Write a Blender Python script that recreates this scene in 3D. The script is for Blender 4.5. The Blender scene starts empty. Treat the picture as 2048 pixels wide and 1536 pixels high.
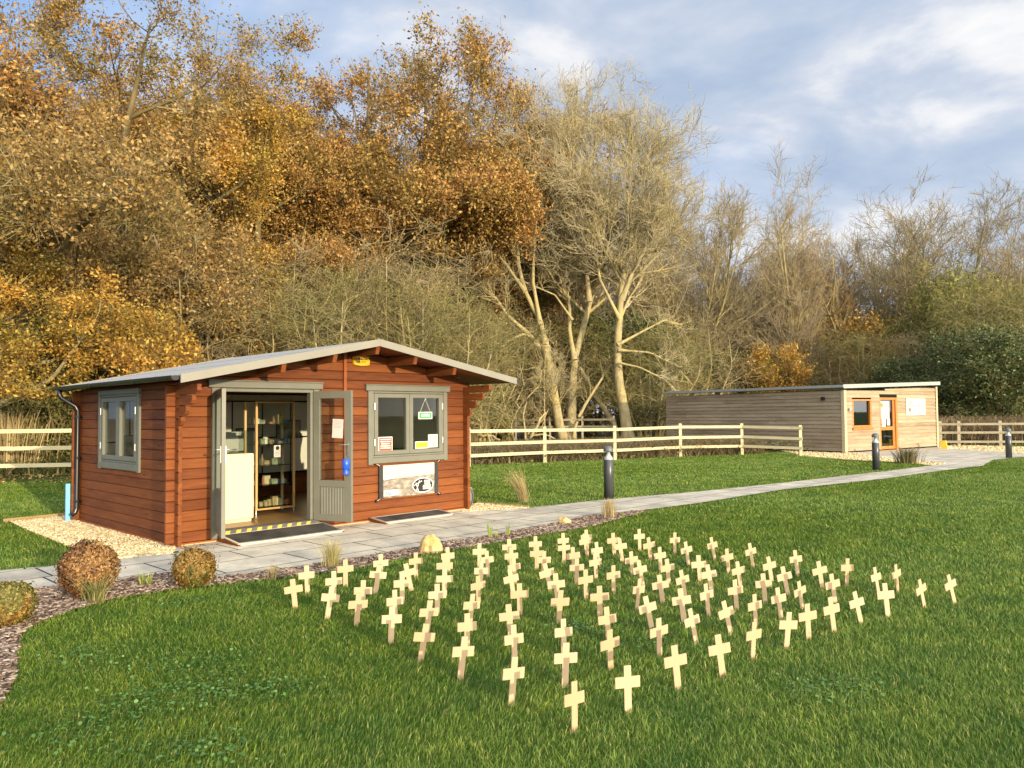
import bpy, math, random
import numpy as np
from math import sin, cos, tan, atan, atan2, radians, pi, sqrt, hypot
from mathutils import Vector, Matrix

SC = bpy.context.scene
COL = SC.collection

# ---------------------------------------------------------------- camera
FPX, HCAM, CXP, HY, ROLL = 1540.0, 1.53, 1024.0, 828.0, 0.55
PITCH = atan((HY - 768) / FPX); RR = radians(ROLL)
_c, _s = cos(PITCH), sin(PITCH)
_r0 = np.array([1, 0, 0.]); _u0 = np.array([0, -_s, _c]); FW = np.array([0, _c, _s])
RT = _r0 * cos(RR) - _u0 * sin(RR)
UP = _u0 * cos(RR) + _r0 * sin(RR)
ORG = np.array([0, 0, HCAM])
cam_d = bpy.data.cameras.new('camera'); cam = bpy.data.objects.new('camera', cam_d); COL.objects.link(cam)
cam_d.sensor_width = 36; cam_d.lens = 36 * FPX / 2048; cam_d.clip_start = 0.05; cam_d.clip_end = 3000
M = Matrix(((RT[0], UP[0], -FW[0], 0), (RT[1], UP[1], -FW[1], 0), (RT[2], UP[2], -FW[2], HCAM), (0, 0, 0, 1)))
cam.matrix_world = M
SC.camera = cam
SC.render.resolution_x = 1024; SC.render.resolution_y = 768

# ---------------------------------------------------------------- light
SUN_EL = radians(9.0)
SUN_DIR_XY = (0.603, -0.798)           # horizontal direction towards the sun
SUN_AZ = atan2(SUN_DIR_XY[0], SUN_DIR_XY[1])
sun_d = bpy.data.lights.new('sun', 'SUN'); sun = bpy.data.objects.new('sun', sun_d); COL.objects.link(sun)
sun_d.energy = 4.4; sun_d.angle = radians(0.55); sun_d.color = (1.0, 0.80, 0.54)
sv = Vector((SUN_DIR_XY[0] * cos(SUN_EL), SUN_DIR_XY[1] * cos(SUN_EL), sin(SUN_EL)))
sun.rotation_euler = sv.to_track_quat('Z', 'Y').to_euler()

W = bpy.data.worlds.new('World'); SC.world = W; W.use_nodes = True
nt = W.node_tree; nt.nodes.clear()
def N(t, typ, **kw):
    n = t.nodes.new(typ)
    for k, v in kw.items(): setattr(n, k, v)
    return n
def mth(t, op, a, b=None, c=None):
    n = N(t, 'ShaderNodeMath', operation=op)
    for i, v in enumerate((a, b, c)):
        if v is None: continue
        if hasattr(v, 'is_output') or isinstance(v, bpy.types.NodeSocket): t.links.new(v, n.inputs[i])
        else: n.inputs[i].default_value = v
    return n.outputs[0]
def mixc(t, fac, a, b, blend='MIX'):
    n = N(t, 'ShaderNodeMix', data_type='RGBA', blend_type=blend)
    for i, v in ((0, fac), (6, a), (7, b)):
        if isinstance(v, bpy.types.NodeSocket): t.links.new(v, n.inputs[i])
        elif i == 0: n.inputs[0].default_value = v
        else: n.inputs[i].default_value = (*v, 1) if len(v) == 3 else v
    return n.outputs[2]
def ramp(t, fac, stops, interp='LINEAR'):
    n = N(t, 'ShaderNodeValToRGB'); n.color_ramp.interpolation = interp
    el = n.color_ramp.elements
    while len(el) < len(stops): el.new(0.5)
    for e, (p, c) in zip(el, stops):
        e.position = p; e.color = (*c, 1) if len(c) == 3 else c
    t.links.new(fac, n.inputs[0]); return n.outputs[0]
def world_sky():
    t = nt
    out = N(t, 'ShaderNodeOutputWorld'); bg = N(t, 'ShaderNodeBackground'); t.links.new(bg.outputs[0], out.inputs[0])
    bg.inputs[1].default_value = 0.1
    sky = N(t, 'ShaderNodeTexSky', sky_type='NISHITA'); sky.sun_disc = False
    sky.sun_elevation = SUN_EL; sky.sun_rotation = SUN_AZ
    sky.air_density = 1.0; sky.dust_density = 0.6; sky.ozone_density = 2.0
    tc = N(t, 'ShaderNodeTexCoord'); sp = N(t, 'ShaderNodeSeparateXYZ'); t.links.new(tc.outputs['Generated'], sp.inputs[0])
    zz = mth(t, 'ADD', mth(t, 'MAXIMUM', sp.outputs[2], 0.0), 0.24)
    u = mth(t, 'DIVIDE', sp.outputs[0], zz); v = mth(t, 'DIVIDE', sp.outputs[1], zz)
    cb = N(t, 'ShaderNodeCombineXYZ'); t.links.new(u, cb.inputs[0]); t.links.new(v, cb.inputs[1])
    mp = N(t, 'ShaderNodeMapping'); t.links.new(cb.outputs[0], mp.inputs[0])
    mp.inputs['Rotation'].default_value = (0, 0, radians(-28)); mp.inputs['Scale'].default_value = (0.9, 1.15, 1); mp.inputs['Location'].default_value = (2.3, 0.6, 0)
    n1 = N(t, 'ShaderNodeTexNoise'); n1.inputs['Scale'].default_value = 1.1; n1.inputs['Detail'].default_value = 5; n1.inputs['Roughness'].default_value = 0.5; n1.inputs['Distortion'].default_value = 0.2
    n2 = N(t, 'ShaderNodeTexNoise'); n2.inputs['Scale'].default_value = 2.3; n2.inputs['Detail'].default_value = 8; n2.inputs['Roughness'].default_value = 0.55; n2.inputs['Distortion'].default_value = 0.25
    t.links.new(mp.outputs[0], n1.inputs[0]); t.links.new(mp.outputs[0], n2.inputs[0])
    k = 10.0
    cl = ramp(t, n2.outputs[0], [(0.34, (.33 * k, .42 * k, .59 * k)), (0.45, (.41 * k, .50 * k, .64 * k)), (0.53, (.52 * k, .58 * k, .69 * k)), (0.60, (.72 * k, .74 * k, .78 * k)), (0.70, (.90 * k, .88 * k, .86 * k))])
    blue = mixc(t, 0.88, sky.outputs[0], (.31 * k, .50 * k, .84 * k))
    # more open blue towards the left of the view, more cloud towards the right
    side = mth(t, 'MULTIPLY', sp.outputs[0], 0.42)
    cov = ramp(t, mth(t, 'ADD', n1.outputs[0], side), [(0.30, (0, 0, 0)), (0.52, (1, 1, 1))])
    col = mixc(t, cov, blue, cl)
    hz = ramp(t, sp.outputs[2], [(0.0, (1, 1, 1)), (0.34, (0, 0, 0))])
    col = mixc(t, mth(t, 'MULTIPLY', hz, 0.55), col, (.70 * k, .76 * k, .85 * k))
    # glow added around the low sun behind the viewer to lift the fill light
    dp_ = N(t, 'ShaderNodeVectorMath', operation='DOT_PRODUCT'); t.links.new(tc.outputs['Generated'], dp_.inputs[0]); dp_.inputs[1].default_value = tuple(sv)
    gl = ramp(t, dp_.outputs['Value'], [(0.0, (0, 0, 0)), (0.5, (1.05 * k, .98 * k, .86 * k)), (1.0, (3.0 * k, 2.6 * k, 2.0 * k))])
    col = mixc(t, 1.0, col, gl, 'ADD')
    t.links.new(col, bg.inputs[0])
world_sky()
VS = SC.view_settings
VS.view_transform = 'Standard'; VS.look = 'None'; VS.exposure = 0.25; VS.gamma = 1.0; VS.use_curve_mapping = False
SC.cycles.max_bounces = 5; SC.cycles.diffuse_bounces = 3; SC.cycles.glossy_bounces = 2; SC.cycles.transmission_bounces = 2; SC.cycles.transparent_max_bounces = 6

# ---------------------------------------------------------------- helpers
rng = np.random.default_rng(11); random.seed(5)
def ray(x, y): return RT * ((x - CXP) / FPX) + UP * ((768 - y) / FPX) + FW
def G(x, y, z=0.0):
    r = ray(x, y); return ORG + r * ((z - HCAM) / r[2])
def AT(x, y, d):
    """the point seen at photograph pixel x, y at forward distance d"""
    return ORG + ray(x, y) * d
def tag(o, label=None, cat=None, group=None, kind=None):
    if label: o['label'] = label
    if cat: o['category'] = cat
    if group: o['group'] = group
    if kind: o['kind'] = kind
    return o
def empty(name, loc=(0, 0, 0), rz=0.0, label=None, cat=None, group=None):
    o = bpy.data.objects.new(name, None); COL.objects.link(o)
    o.location = loc; o.rotation_euler = (0, 0, rz); o.empty_display_size = 0.2
    return tag(o, label, cat, group)
def np_obj(name, V, faces_list, mat, parent=None, smooth=False):
    """faces_list: list of int arrays (n,k); V (N,3)"""
    me = bpy.data.meshes.new(name)
    V = np.asarray(V, np.float32).reshape(-1, 3)
    me.vertices.add(len(V)); me.vertices.foreach_set('co', V.ravel())
    fl = [np.asarray(f, np.int32) for f in faces_list if len(f)]
    loops = np.concatenate([f.ravel() for f in fl]); tot = np.concatenate([np.full(len(f), f.shape[1], np.int32) for f in fl])
    start = np.concatenate([[0], np.cumsum(tot)[:-1]]).astype(np.int32)
    me.loops.add(len(loops)); me.loops.foreach_set('vertex_index', loops)
    me.polygons.add(len(tot)); me.polygons.foreach_set('loop_start', start); me.polygons.foreach_set('loop_total', tot)
    if smooth: me.polygons.foreach_set('use_smooth', np.ones(len(tot), bool))
    me.update(calc_edges=True)
    if mat: me.materials.append(mat)
    o = bpy.data.objects.new(name, me); COL.objects.link(o)
    if parent: o.parent = parent
    return o
class MB:
    def __init__(s, f=None): s.v = []; s.f = []; s.map = f
    def add(s, vs, fs):
        b = len(s.v)
        s.v += [tuple(s.map(*p)) if s.map else tuple(p) for p in vs]
        s.f += [tuple(i + b for i in f) for f in fs]
        return s
    def box(s, x0, x1, y0, y1, z0, z1):
        return s.add([(x0, y0, z0), (x1, y0, z0), (x1, y1, z0), (x0, y1, z0), (x0, y0, z1), (x1, y0, z1), (x1, y1, z1), (x0, y1, z1)],
                     [(0, 3, 2, 1), (4, 5, 6, 7), (0, 1, 5, 4), (1, 2, 6, 5), (2, 3, 7, 6), (3, 0, 4, 7)])
    def bbox(s, x0, x1, y0, y1, z0, z1, c=0.006):
        """box with chamfered vertical-plane edges (frame timber)"""
        ring = lambda z, d: [(x0 + d, y0 + d, z), (x1 - d, y0 + d, z), (x1 - d, y1 - d, z), (x0 + d, y1 - d, z)]
        vs = ring(z0, c) + ring(z0 + c, 0) + ring(z1 - c, 0) + ring(z1, c)
        fs = [(3, 2, 1, 0), (12, 13, 14, 15)]
        for k in range(3):
            for i in range(4):
                j = (i + 1) % 4; fs.append((k * 4 + i, k * 4 + j, k * 4 + 4 + j, k * 4 + 4 + i))
        return s.add(vs, fs)
    def loft(s, rings, close=True, caps=True):
        n = len(rings[0]); vs = [p for r in rings for p in r]; fs = []
        for k in range(len(rings) - 1):
            for i in range(n if close else n - 1):
                j = (i + 1) % n; fs.append((k * n + i, k * n + j, (k + 1) * n + j, (k + 1) * n + i))
        if caps: fs += [tuple(range(n))[::-1], tuple(range((len(rings) - 1) * n, len(rings) * n))]
        return s.add(vs, fs)
    def tube(s, pts, r, n=8, caps=True):
        pts = [Vector(p) for p in pts]; rs = r if isinstance(r, (list, tuple)) else [r] * len(pts)
        rings = []; prev = None
        for i, p in enumerate(pts):
            d = (pts[min(i + 1, len(pts) - 1)] - pts[max(i - 1, 0)]).normalized()
            if prev is None:
                a = d.orthogonal().normalized()
            else:
                a = (prev - d * prev.dot(d)).normalized()
            prev = a; b = d.cross(a)
            rings.append([tuple(p + (a * cos(2 * pi * k / n) + b * sin(2 * pi * k / n)) * rs[i]) for k in range(n)])
        return s.loft(rings, True, caps)
    def lathe(s, prof, cx=0, cy=0, n=24):
        rings = [[(cx + r * cos(2 * pi * k / n), cy + r * sin(2 * pi * k / n), z) for k in range(n)] for r, z in prof]
        return s.loft(rings)
    def build(s, name, mat, parent=None, smooth=False):
        me = bpy.data.meshes.new(name); me.from_pydata(s.v, [], s.f); me.update()
        if mat: me.materials.append(mat)
        if smooth:
            for p in me.polygons: p.use_smooth = True
        o = bpy.data.objects.new(name, me); COL.objects.link(o)
        if parent: o.parent = parent
        return o
def fixn(o):
    import bmesh
    b = bmesh.new(); b.from_mesh(o.data); bmesh.ops.recalc_face_normals(b, faces=b.faces); b.to_mesh(o.data); b.free(); return o
def kids(o): return [c for c in list(COL.objects) if c.parent == o]
def copy_tree(o, table, parent=None):
    c = o.copy(); COL.objects.link(c); c.parent = parent
    for ch in table.get(o.name, []): copy_tree(ch, table, c)
    return c
def poly_in(P, poly):
    """P (N,2) inside polygon"""
    x, y = P[:, 0], P[:, 1]; r = np.zeros(len(P), bool); n = len(poly); j = n - 1
    for i in range(n):
        xi, yi = poly[i]; xj, yj = poly[j]
        cnd = ((yi > y) != (yj > y)) & (x < (xj - xi) * (y - yi) / (yj - yi + 1e-12) + xi)
        r ^= cnd; j = i
    return r
def sheet(name, poly, z, mat, kind='structure'):
    me = bpy.data.meshes.new(name); me.from_pydata([(p[0], p[1], z) for p in poly], [], [tuple(range(len(poly)))]); me.update()
    import bmesh
    b = bmesh.new(); b.from_mesh(me)
    for f in b.faces:
        f.normal_update()
        if f.normal.z < 0: f.normal_flip()
    bmesh.ops.triangulate(b, faces=b.faces[:]); b.to_mesh(me); b.free()
    me.materials.append(mat); o = bpy.data.objects.new(name, me); COL.objects.link(o); o['kind'] = kind
    return o
def text(name, body, size, mat, parent, origin, xdir, zdir, align='CENTER', sx=1.0, bold=0.0):
    """lettering as a mesh; origin = centre, xdir = reading direction, zdir = up of the letters"""
    cu = bpy.data.curves.new(name, 'FONT'); cu.body = body; cu.size = size; cu.align_x = align; cu.align_y = 'CENTER'; cu.offset = bold; cu.extrude = 0.0008; cu.resolution_u = 2
    tmp = bpy.data.objects.new(name, cu); COL.objects.link(tmp)
    bpy.context.view_layer.update()
    me = bpy.data.meshes.new_from_object(tmp.evaluated_get(bpy.context.evaluated_depsgraph_get()))
    COL.objects.unlink(tmp); bpy.data.objects.remove(tmp); bpy.data.curves.remove(cu)
    me.materials.clear(); me.materials.append(mat)
    o = bpy.data.objects.new(name, me); COL.objects.link(o); o.parent = parent
    X = Vector(xdir).normalized(); Z = Vector(zdir).normalized(); Y = X.cross(Z) * -1  # depth axis
    # font lies in XY plane, facing +Z : map X->X, Y->Z(up), Z->normal
    n = X.cross(Z)
    o.matrix_local = Matrix(((X.x * sx, Z.x, n.x, origin[0]), (X.y * sx, Z.y, n.y, origin[1]), (X.z * sx, Z.z, n.z, origin[2]), (0, 0, 0, 1)))
    return o

# ---------------------------------------------------------------- materials
def base_mat(name, rough=0.7, spec=0.4):
    m = bpy.data.materials.new(name); m.use_nodes = True
    b = m.node_tree.nodes['Principled BSDF']; b.inputs['Roughness'].default_value = rough
    b.inputs['Specular IOR Level'].default_value = spec
    return m, m.node_tree, b
def tex(t, scale=(1, 1, 1), kind='noise', s=5.0, detail=4, rough=0.55, coord='Object', rot=(0, 0, 0), dist=0.0):
    tc = N(t, 'ShaderNodeTexCoord'); mp = N(t, 'ShaderNodeMapping'); t.links.new(tc.outputs[coord], mp.inputs[0])
    mp.inputs['Scale'].default_value = scale; mp.inputs['Rotation'].default_value = rot
    if kind == 'noise':
        n = N(t, 'ShaderNodeTexNoise'); n.inputs['Detail'].default_value = detail; n.inputs['Roughness'].default_value = rough; n.inputs['Distortion'].default_value = dist
    else:
        n = N(t, 'ShaderNodeTexVoronoi')
    n.inputs['Scale'].default_value = s
    t.links.new(mp.outputs[0], n.inputs[0]); return n
def bump(t, b, h, strength=0.3, dist=0.01):
    bp = N(t, 'ShaderNodeBump'); bp.inputs['Strength'].default_value = strength; bp.inputs['Distance'].default_value = dist
    t.links.new(h, bp.inputs['Height']); t.links.new(bp.outputs[0], b.inputs['Normal'])
def simple(name, col, rough=0.6, spec=0.4, var=0.12, s=8.0, metal=0.0, bumps=0.0):
    m, t, b = base_mat(name, rough, spec)
    n = tex(t, s=s, detail=5)
    lo = tuple(c * (1 - var) for c in col); hi = tuple(min(1, c * (1 + var)) for c in col)
    t.links.new(ramp(t, n.outputs[0], [(0.3, lo), (0.7, hi)]), b.inputs['Base Color'])
    b.inputs['Metallic'].default_value = metal
    if bumps: bump(t, b, n.outputs[0], bumps, 0.01)
    return m
def wood(name, c0, c1, c2, grain=(1.2, 14, 14), rough=0.6, island=0.45, knots=True, kn=(.05, .02, .01), bumpy=0.25, spec=0.3, s=3.0):
    m, t, b = base_mat(name, rough, spec)
    n = tex(t, grain, s=s, detail=6, rough=0.65, dist=0.6)
    n2 = tex(t, tuple(g * 0.35 for g in grain), s=s * 0.8, detail=3)
    geo = N(t, 'ShaderNodeNewGeometry')
    fac = mth(t, 'ADD', mth(t, 'MULTIPLY', n.outputs[0], 0.6), mth(t, 'ADD', mth(t, 'MULTIPLY', n2.outputs[0], 0.5), mth(t, 'MULTIPLY', geo.outputs['Random Per Island'], island)))
    fac = mth(t, 'SUBTRACT', fac, island * 0.5 + 0.05)
    col = ramp(t, fac, [(0.28, c0), (0.5, c1), (0.74, c2)])
    if knots:
        v = tex(t, tuple(min(g, 6) * (1 if g < 3 else 1.0) for g in grain), 'vor', s=1.3)
        k = ramp(t, v.outputs['Distance'], [(0.05, (1, 1, 1)), (0.12, (0, 0, 0))])
        col = mixc(t, mth(t, 'MULTIPLY', k, 0.8), col, kn)
    t.links.new(col, b.inputs['Base Color'])
    if bumpy: bump(t, b, n.outputs[0], bumpy, 0.004)
    return m
def island_mat(name, stops, rough=0.7, spec=0.3, transl=0.0, patch=None, patch_s=0.6, pmix=0.5, coord='Object'):
    """colour chosen per loose piece (leaf, blade, chip), optionally drifting over larger patches"""
    m, t, b = base_mat(name, rough, spec)
    geo = N(t, 'ShaderNodeNewGeometry'); fac = geo.outputs['Random Per Island']
    if patch:
        n = tex(t, s=patch_s, detail=3, coord=coord)
        f2 = ramp(t, n.outputs[0], [(0.32, (0, 0, 0)), (0.68, (1, 1, 1))])
        col = ramp(t, fac, stops); col2 = ramp(t, fac, patch)
        col = mixc(t, f2, col, col2)
    else: col = ramp(t, fac, stops)
    t.links.new(col, b.inputs['Base Color'])
    if transl:
        tr = N(t, 'ShaderNodeBsdfTranslucent'); t.links.new(col, tr.inputs[0]); mx = N(t, 'ShaderNodeMixShader'); mx.inputs[0].default_value = transl
        out = [n for n in t.nodes if n.type == 'OUTPUT_MATERIAL'][0]
        t.links.new(b.outputs[0], mx.inputs[1]); t.links.new(tr.outputs[0], mx.inputs[2]); t.links.new(mx.outputs[0], out.inputs[0])
    return m
def glass_mat(name='glass', refl=0.2, tint=(.86, .9, .88)):
    m = bpy.data.materials.new(name); m.use_nodes = True; t = m.node_tree; t.nodes.clear()
    out = N(t, 'ShaderNodeOutputMaterial'); mx = N(t, 'ShaderNodeMixShader'); tr = N(t, 'ShaderNodeBsdfTransparent'); gl = N(t, 'ShaderNodeBsdfGlossy'); fr = N(t, 'ShaderNodeFresnel')
    tr.inputs[0].default_value = (*tint, 1); gl.inputs['Roughness'].default_value = 0.02; fr.inputs[0].default_value = 1.52
    t.links.new(mth(t, 'MULTIPLY', fr.outputs[0], refl), mx.inputs[0]); t.links.new(tr.outputs[0], mx.inputs[1]); t.links.new(gl.outputs[0], mx.inputs[2]); t.links.new(mx.outputs[0], out.inputs[0])
    return m
STAIN = ((.095, .025, .0062), (.172, .049, .0108), (.245, .078, .018))
m_log_x = wood('stained_log_front', *STAIN, grain=(1.2, 14, 14), island=.28, rough=.7)
m_log_y = wood('stained_log_side', *STAIN, grain=(14, 1.2, 14), island=.22, rough=.7)
m_log_end = wood('stained_log_ends', (.17, .042, .012), (.27, .072, .020), (.34, .10, .03), grain=(9, 9, 9), knots=False)
m_under = wood('roof_boards', (.10, .024, .008), (.16, .038, .012), (.22, .055, .017), grain=(14, 1.2, 14), knots=False)
m_grey = simple('grey_green_paint', (.165, .165, .130), 0.5, 0.4, 0.07, 6)
m_fascia = simple('grey_fascia', (.235, .225, .185), 0.55, 0.4, 0.06, 3)
m_felt = simple('roof_sheet', (.36, .365, .35), 0.6, 0.4, 0.06, 5)
m_black = simple('black_plastic', (.012, .012, .013), 0.28, 0.6, 0.1, 5)
m_blackm = simple('black_matt', (.02, .02, .02), 0.8, 0.2, 0.1, 5)
m_glass = glass_mat()
m_glass2 = glass_mat('dark_glass', .22, (.25, .27, .25))
m_white = simple('white_gloss', (.80, .66, .40), 0.35, 0.5, 0.02, 3)
m_paper = simple('paper', (.60, .58, .52), 0.7, 0.2, 0.03, 20)
m_metal = simple('metal', (.62, .60, .55), 0.3, 0.6, 0.05, 20, metal=0.9)
m_alu = simple('aluminium_edge', (.55, .54, .50), 0.4, 0.5, 0.08, 30, metal=0.6)
m_ink = simple('ink', (.03, .03, .03), 0.7, 0.2, 0.05)
m_whiteink = simple('white_ink', (.80, .78, .70), 0.7, 0.2, 0.03)
m_fence = wood('new_pine', (.42, .37, .20), (.52, .46, .28), (.60, .54, .35), grain=(2, 2, 9), rough=0.7, island=0.25, kn=(.30, .20, .09), bumpy=0.1)
m_fence_old = wood('weathered_rail', (.19, .165, .11), (.29, .26, .18), (.38, .34, .24), grain=(2, 2, 9), rough=0.8, island=0.3, bumpy=0.1)
m_cross = wood('pale_ply', (.46, .325, .19), (.51, .365, .215), (.55, .40, .24), grain=(20, 20, 2), rough=0.6, island=0.2, knots=False, bumpy=0.05)
def vary(m):
    t = m.node_tree; b = t.nodes['Principled BSDF']; l = b.inputs['Base Color'].links[0]; src = l.from_socket; oi = N(t, 'ShaderNodeObjectInfo')
    t.links.new(mixc(t, 1.0, src, ramp(t, oi.outputs['Random'], [(0, (.93, .91, .88)), (.3, (1, 1, 1)), (1, (1.03, 1.04, 1.07))]), 'MULTIPLY'), b.inputs['Base Color'])
vary(m_cross)
m_pine_strip = wood('pine_strip', (.42, .30, .12), (.52, .38, .17), (.60, .46, .22), grain=(2, 2, 8), knots=False)
m_edging = wood('edging_board', (.22, .14, .06), (.32, .22, .10), (.42, .30, .15), grain=(2, 2, 12), knots=False)

# ================================================================ SETTING
def pxpoly(pts, z=0.0): return [tuple(G(x, y, z)[:2]) for x, y in pts]
# ground -----------------------------------------------------------
def ground_mat():
    m, t, b = base_mat('turf', 0.95, 0.1)
    n = tex(t, s=1.3, detail=6); n2 = tex(t, s=30, detail=4)
    c = mixc(t, n2.outputs[0], (.035, .080, .012), (.075, .145, .025))
    c = mixc(t, mth(t, 'MULTIPLY', n.outputs[0], 0.5), c, (.05, .075, .02))
    # away from the lawn the soil is leaf litter
    tc = N(t, 'ShaderNodeTexCoord'); sp = N(t, 'ShaderNodeSeparateXYZ'); t.links.new(tc.outputs['Object'], sp.inputs[0])
    d = mth(t, 'SUBTRACT', sp.outputs[1], mth(t, 'MULTIPLY', sp.outputs[0], 0.36))
    lit = ramp(t, mth(t, 'MULTIPLY', d, 0.01), [(0.235, (0, 0, 0)), (0.265, (1, 1, 1))])  # woodland floor only beyond the lawn
    dirt = mixc(t, n2.outputs[0], (.06, .042, .02), (.15, .10, .05))
    c = mixc(t, lit, c, dirt)
    t.links.new(c, b.inputs['Base Color']); bump(t, b, n2.outputs[0], 0.5, 0.03)
    return m
GR = []
gx = np.array([-900, -60, 0, 60, 900.]); gy = np.array([-400, -10, 30, 90, 1500.])
V = [(x, y, 0.0) for y in gy for x in gx]; F = [(j * 5 + i, j * 5 + i + 1, (j + 1) * 5 + i + 1, (j + 1) * 5 + i) for j in range(4) for i in range(4)]
g = np_obj('ground', V, [F], ground_mat()); g['kind'] = 'structure'

# paved path -------------------------------------------------------
PATH_PX = [(-160, 1163), (0, 1145), (111, 1135), (240, 1120), (349, 1109), (349, 1098), (500, 1070), (700, 1043), (925, 1014), (945, 1024), (1057, 1018), (1207, 1002), (1273, 996), (1400, 985), (1560, 968), (1762, 945), (1872, 931.5),
           (1893, 928), (1800, 920), (1715, 908), (1690, 905), (1877, 893), (1930, 899), (2048, 908), (2200, 914), (2200, 921), (2048, 915), (1986, 921), (1965, 933), (1882, 943), (1762, 960), (1560, 982), (1400, 1008), (1293, 1022),
           (1244, 1028), (1172, 1036), (1117, 1049), (1000, 1071), (885, 1089), (736, 1117), (560, 1144), (430, 1160), (338, 1150), (235, 1166), (130, 1176), (66, 1184), (0, 1200), (-160, 1228)]
PATH = pxpoly(PATH_PX)
LAWN_PX = [(-300, 1536), (-60, 1470), (0, 1415), (27, 1369), (35, 1306), (42, 1271), (78, 1248), (156, 1220), (234, 1199), (351, 1181), (450, 1170), (547, 1160), (640, 1149), (736, 1134), (830, 1114), (910, 1101), (1020, 1083), (1078, 1072), (1137, 1063), (1186, 1054), (1244, 1037), (1293, 1025)]
LAWN_EDGE = pxpoly(LAWN_PX)
MULCH = pxpoly([(1293, 1021.5), (1244, 1027), (1172, 1035), (1117, 1048), (1000, 1070), (885, 1088), (736, 1116), (560, 1143), (430, 1159), (338, 1149), (235, 1165), (130, 1175), (66, 1183), (0, 1199), (-160, 1227), (-420, 1290), (-700, 1450), (-700, 1536), (-300, 1536)] + LAWN_PX[1:])
GRAVEL_L = pxpoly([(349, 1110), (240, 1121), (148, 1099), (70, 1068), (22, 1046), (133, 1035), (150, 1040), (200, 1050), (348, 1094)])
GRAVEL_R = pxpoly([(925, 1026), (935, 1012), (965, 1008), (1056, 1018.5)])
GRAVEL_B = pxpoly([(1545, 899), (1560, 902), (1617, 914), (1693, 920), (1798, 926), (1874, 932.5), (1895, 928), (1800, 919), (1715, 907), (1690, 900), (1640, 895), (1500, 885), (1400, 872), (1400, 878)])
GRAVEL_C = pxpoly([(1873, 897), (1930, 900), (2048, 909), (2200, 915), (2200, 900), (2000, 893), (1900, 891)])
def slab_mat():
    m, t, b = base_mat('paving_slabs', 0.75, 0.25)
    tc = N(t, 'ShaderNodeTexCoord'); mp = N(t, 'ShaderNodeMapping'); t.links.new(tc.outputs['Object'], mp.inputs[0])
    mp.inputs['Rotation'].default_value = (0, 0, radians(-46.1)); mp.inputs['Location'].default_value = (0.2, 0.35, 0)
    br = N(t, 'ShaderNodeTexBrick'); t.links.new(mp.outputs[0], br.inputs[0]); br.offset = 0.37; br.squash = 0.68; br.squash_frequency = 3; br.offset_frequency = 2
    br.inputs['Scale'].default_value = 1.0; br.inputs['Brick Width'].default_value = 0.92; br.inputs['Row Height'].default_value = 0.58; br.inputs['Mortar Size'].default_value = 0.011; br.inputs['Mortar Smooth'].default_value = 0.15; br.inputs['Bias'].default_value = 0.0
    br.inputs['Color1'].default_value = (.48, .45, .37, 1); br.inputs['Color2'].default_value = (.62, .575, .475, 1); br.inputs['Mortar'].default_value = (.06, .052, .038, 1)
    n = tex(t, s=2.2, detail=6, rough=0.6); n2 = tex(t, s=22, detail=4)
    c = mixc(t, 0.7, br.outputs[0], ramp(t, n.outputs[0], [(0.36, (.62, .62, .63)), (0.62, (1.12, 1.1, 1.04))]), 'MULTIPLY')
    c = mixc(t, 0.35, c, ramp(t, n2.outputs[0], [(0.35, (.7, .7, .7)), (0.65, (1.15, 1.15, 1.15))]), 'MULTIPLY')
    t.links.new(c, b.inputs['Base Color'])
    h = mth(t, 'SUBTRACT', mth(t, 'MULTIPLY', n2.outputs[0], 0.25), br.outputs['Fac']); bump(t, b, h, 0.5, 0.008)
    return m
sheet('path', PATH, 0.022, slab_mat())
def pebble_mat():
    m, t, b = base_mat('gravel_bed', 0.9, 0.15)
    v = tex(t, kind='vor', s=38); n = tex(t, s=4)
    c = ramp(t, v.outputs['Color'], [(0.2, (.36, .27, .12)), (0.5, (.60, .48, .25)), (0.85, (.74, .64, .40))])
    c = mixc(t, mth(t, 'MULTIPLY', n.outputs[0], 0.4), c, (.22, .17, .09))
    t.links.new(c, b.inputs['Base Color']); bump(t, b, mth(t, 'SUBTRACT', 1.0, v.outputs['Distance']), 0.9, 0.02); return m
m_peb = pebble_mat()
for nm, P_ in (('gravel_bed', GRAVEL_L), ('gravel_bed', GRAVEL_R), ('gravel_bed', GRAVEL_B), ('gravel_bed', GRAVEL_C)): sheet(nm, P_, 0.010, m_peb)
sheet('mulch_bed', MULCH, 0.006, simple('bark_soil', (.075, .052, .034), 0.95, 0.1, 0.4, 25, bumps=0.6))

def scatter(poly, n, margin=0.0):
    P = np.array(poly); lo = P.min(0); hi = P.max(0); out = []
    got = 0
    while got < n:
        q = rng.uniform(lo, hi, (n * 3, 2)); q = q[poly_in(q, poly)]; out.append(q); got += len(q)
        if len(q) == 0: break
    return np.concatenate(out)[:n]
def rotmats(n, tilt):
    """random orientation: yaw free, tilt up to `tilt` radians"""
    ya = rng.uniform(0, 2 * pi, n); ti = rng.normal(0, tilt, n); ax = rng.uniform(0, 2 * pi, n)
    cz, sz = np.cos(ya), np.sin(ya); Rz = np.zeros((n, 3, 3)); Rz[:, 0, 0] = cz; Rz[:, 0, 1] = -sz; Rz[:, 1, 0] = sz; Rz[:, 1, 1] = cz; Rz[:, 2, 2] = 1
    k = np.stack([np.cos(ax), np.sin(ax), np.zeros(n)], 1); K = np.zeros((n, 3, 3)); K[:, 0, 2] = k[:, 1]; K[:, 1, 2] = -k[:, 0]; K[:, 2, 0] = -k[:, 1]; K[:, 2, 1] = k[:, 0]
    Rt = np.eye(3)[None] + np.sin(ti)[:, None, None] * K + (1 - np.cos(ti))[:, None, None] * (K @ K)
    return Rt @ Rz
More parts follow.
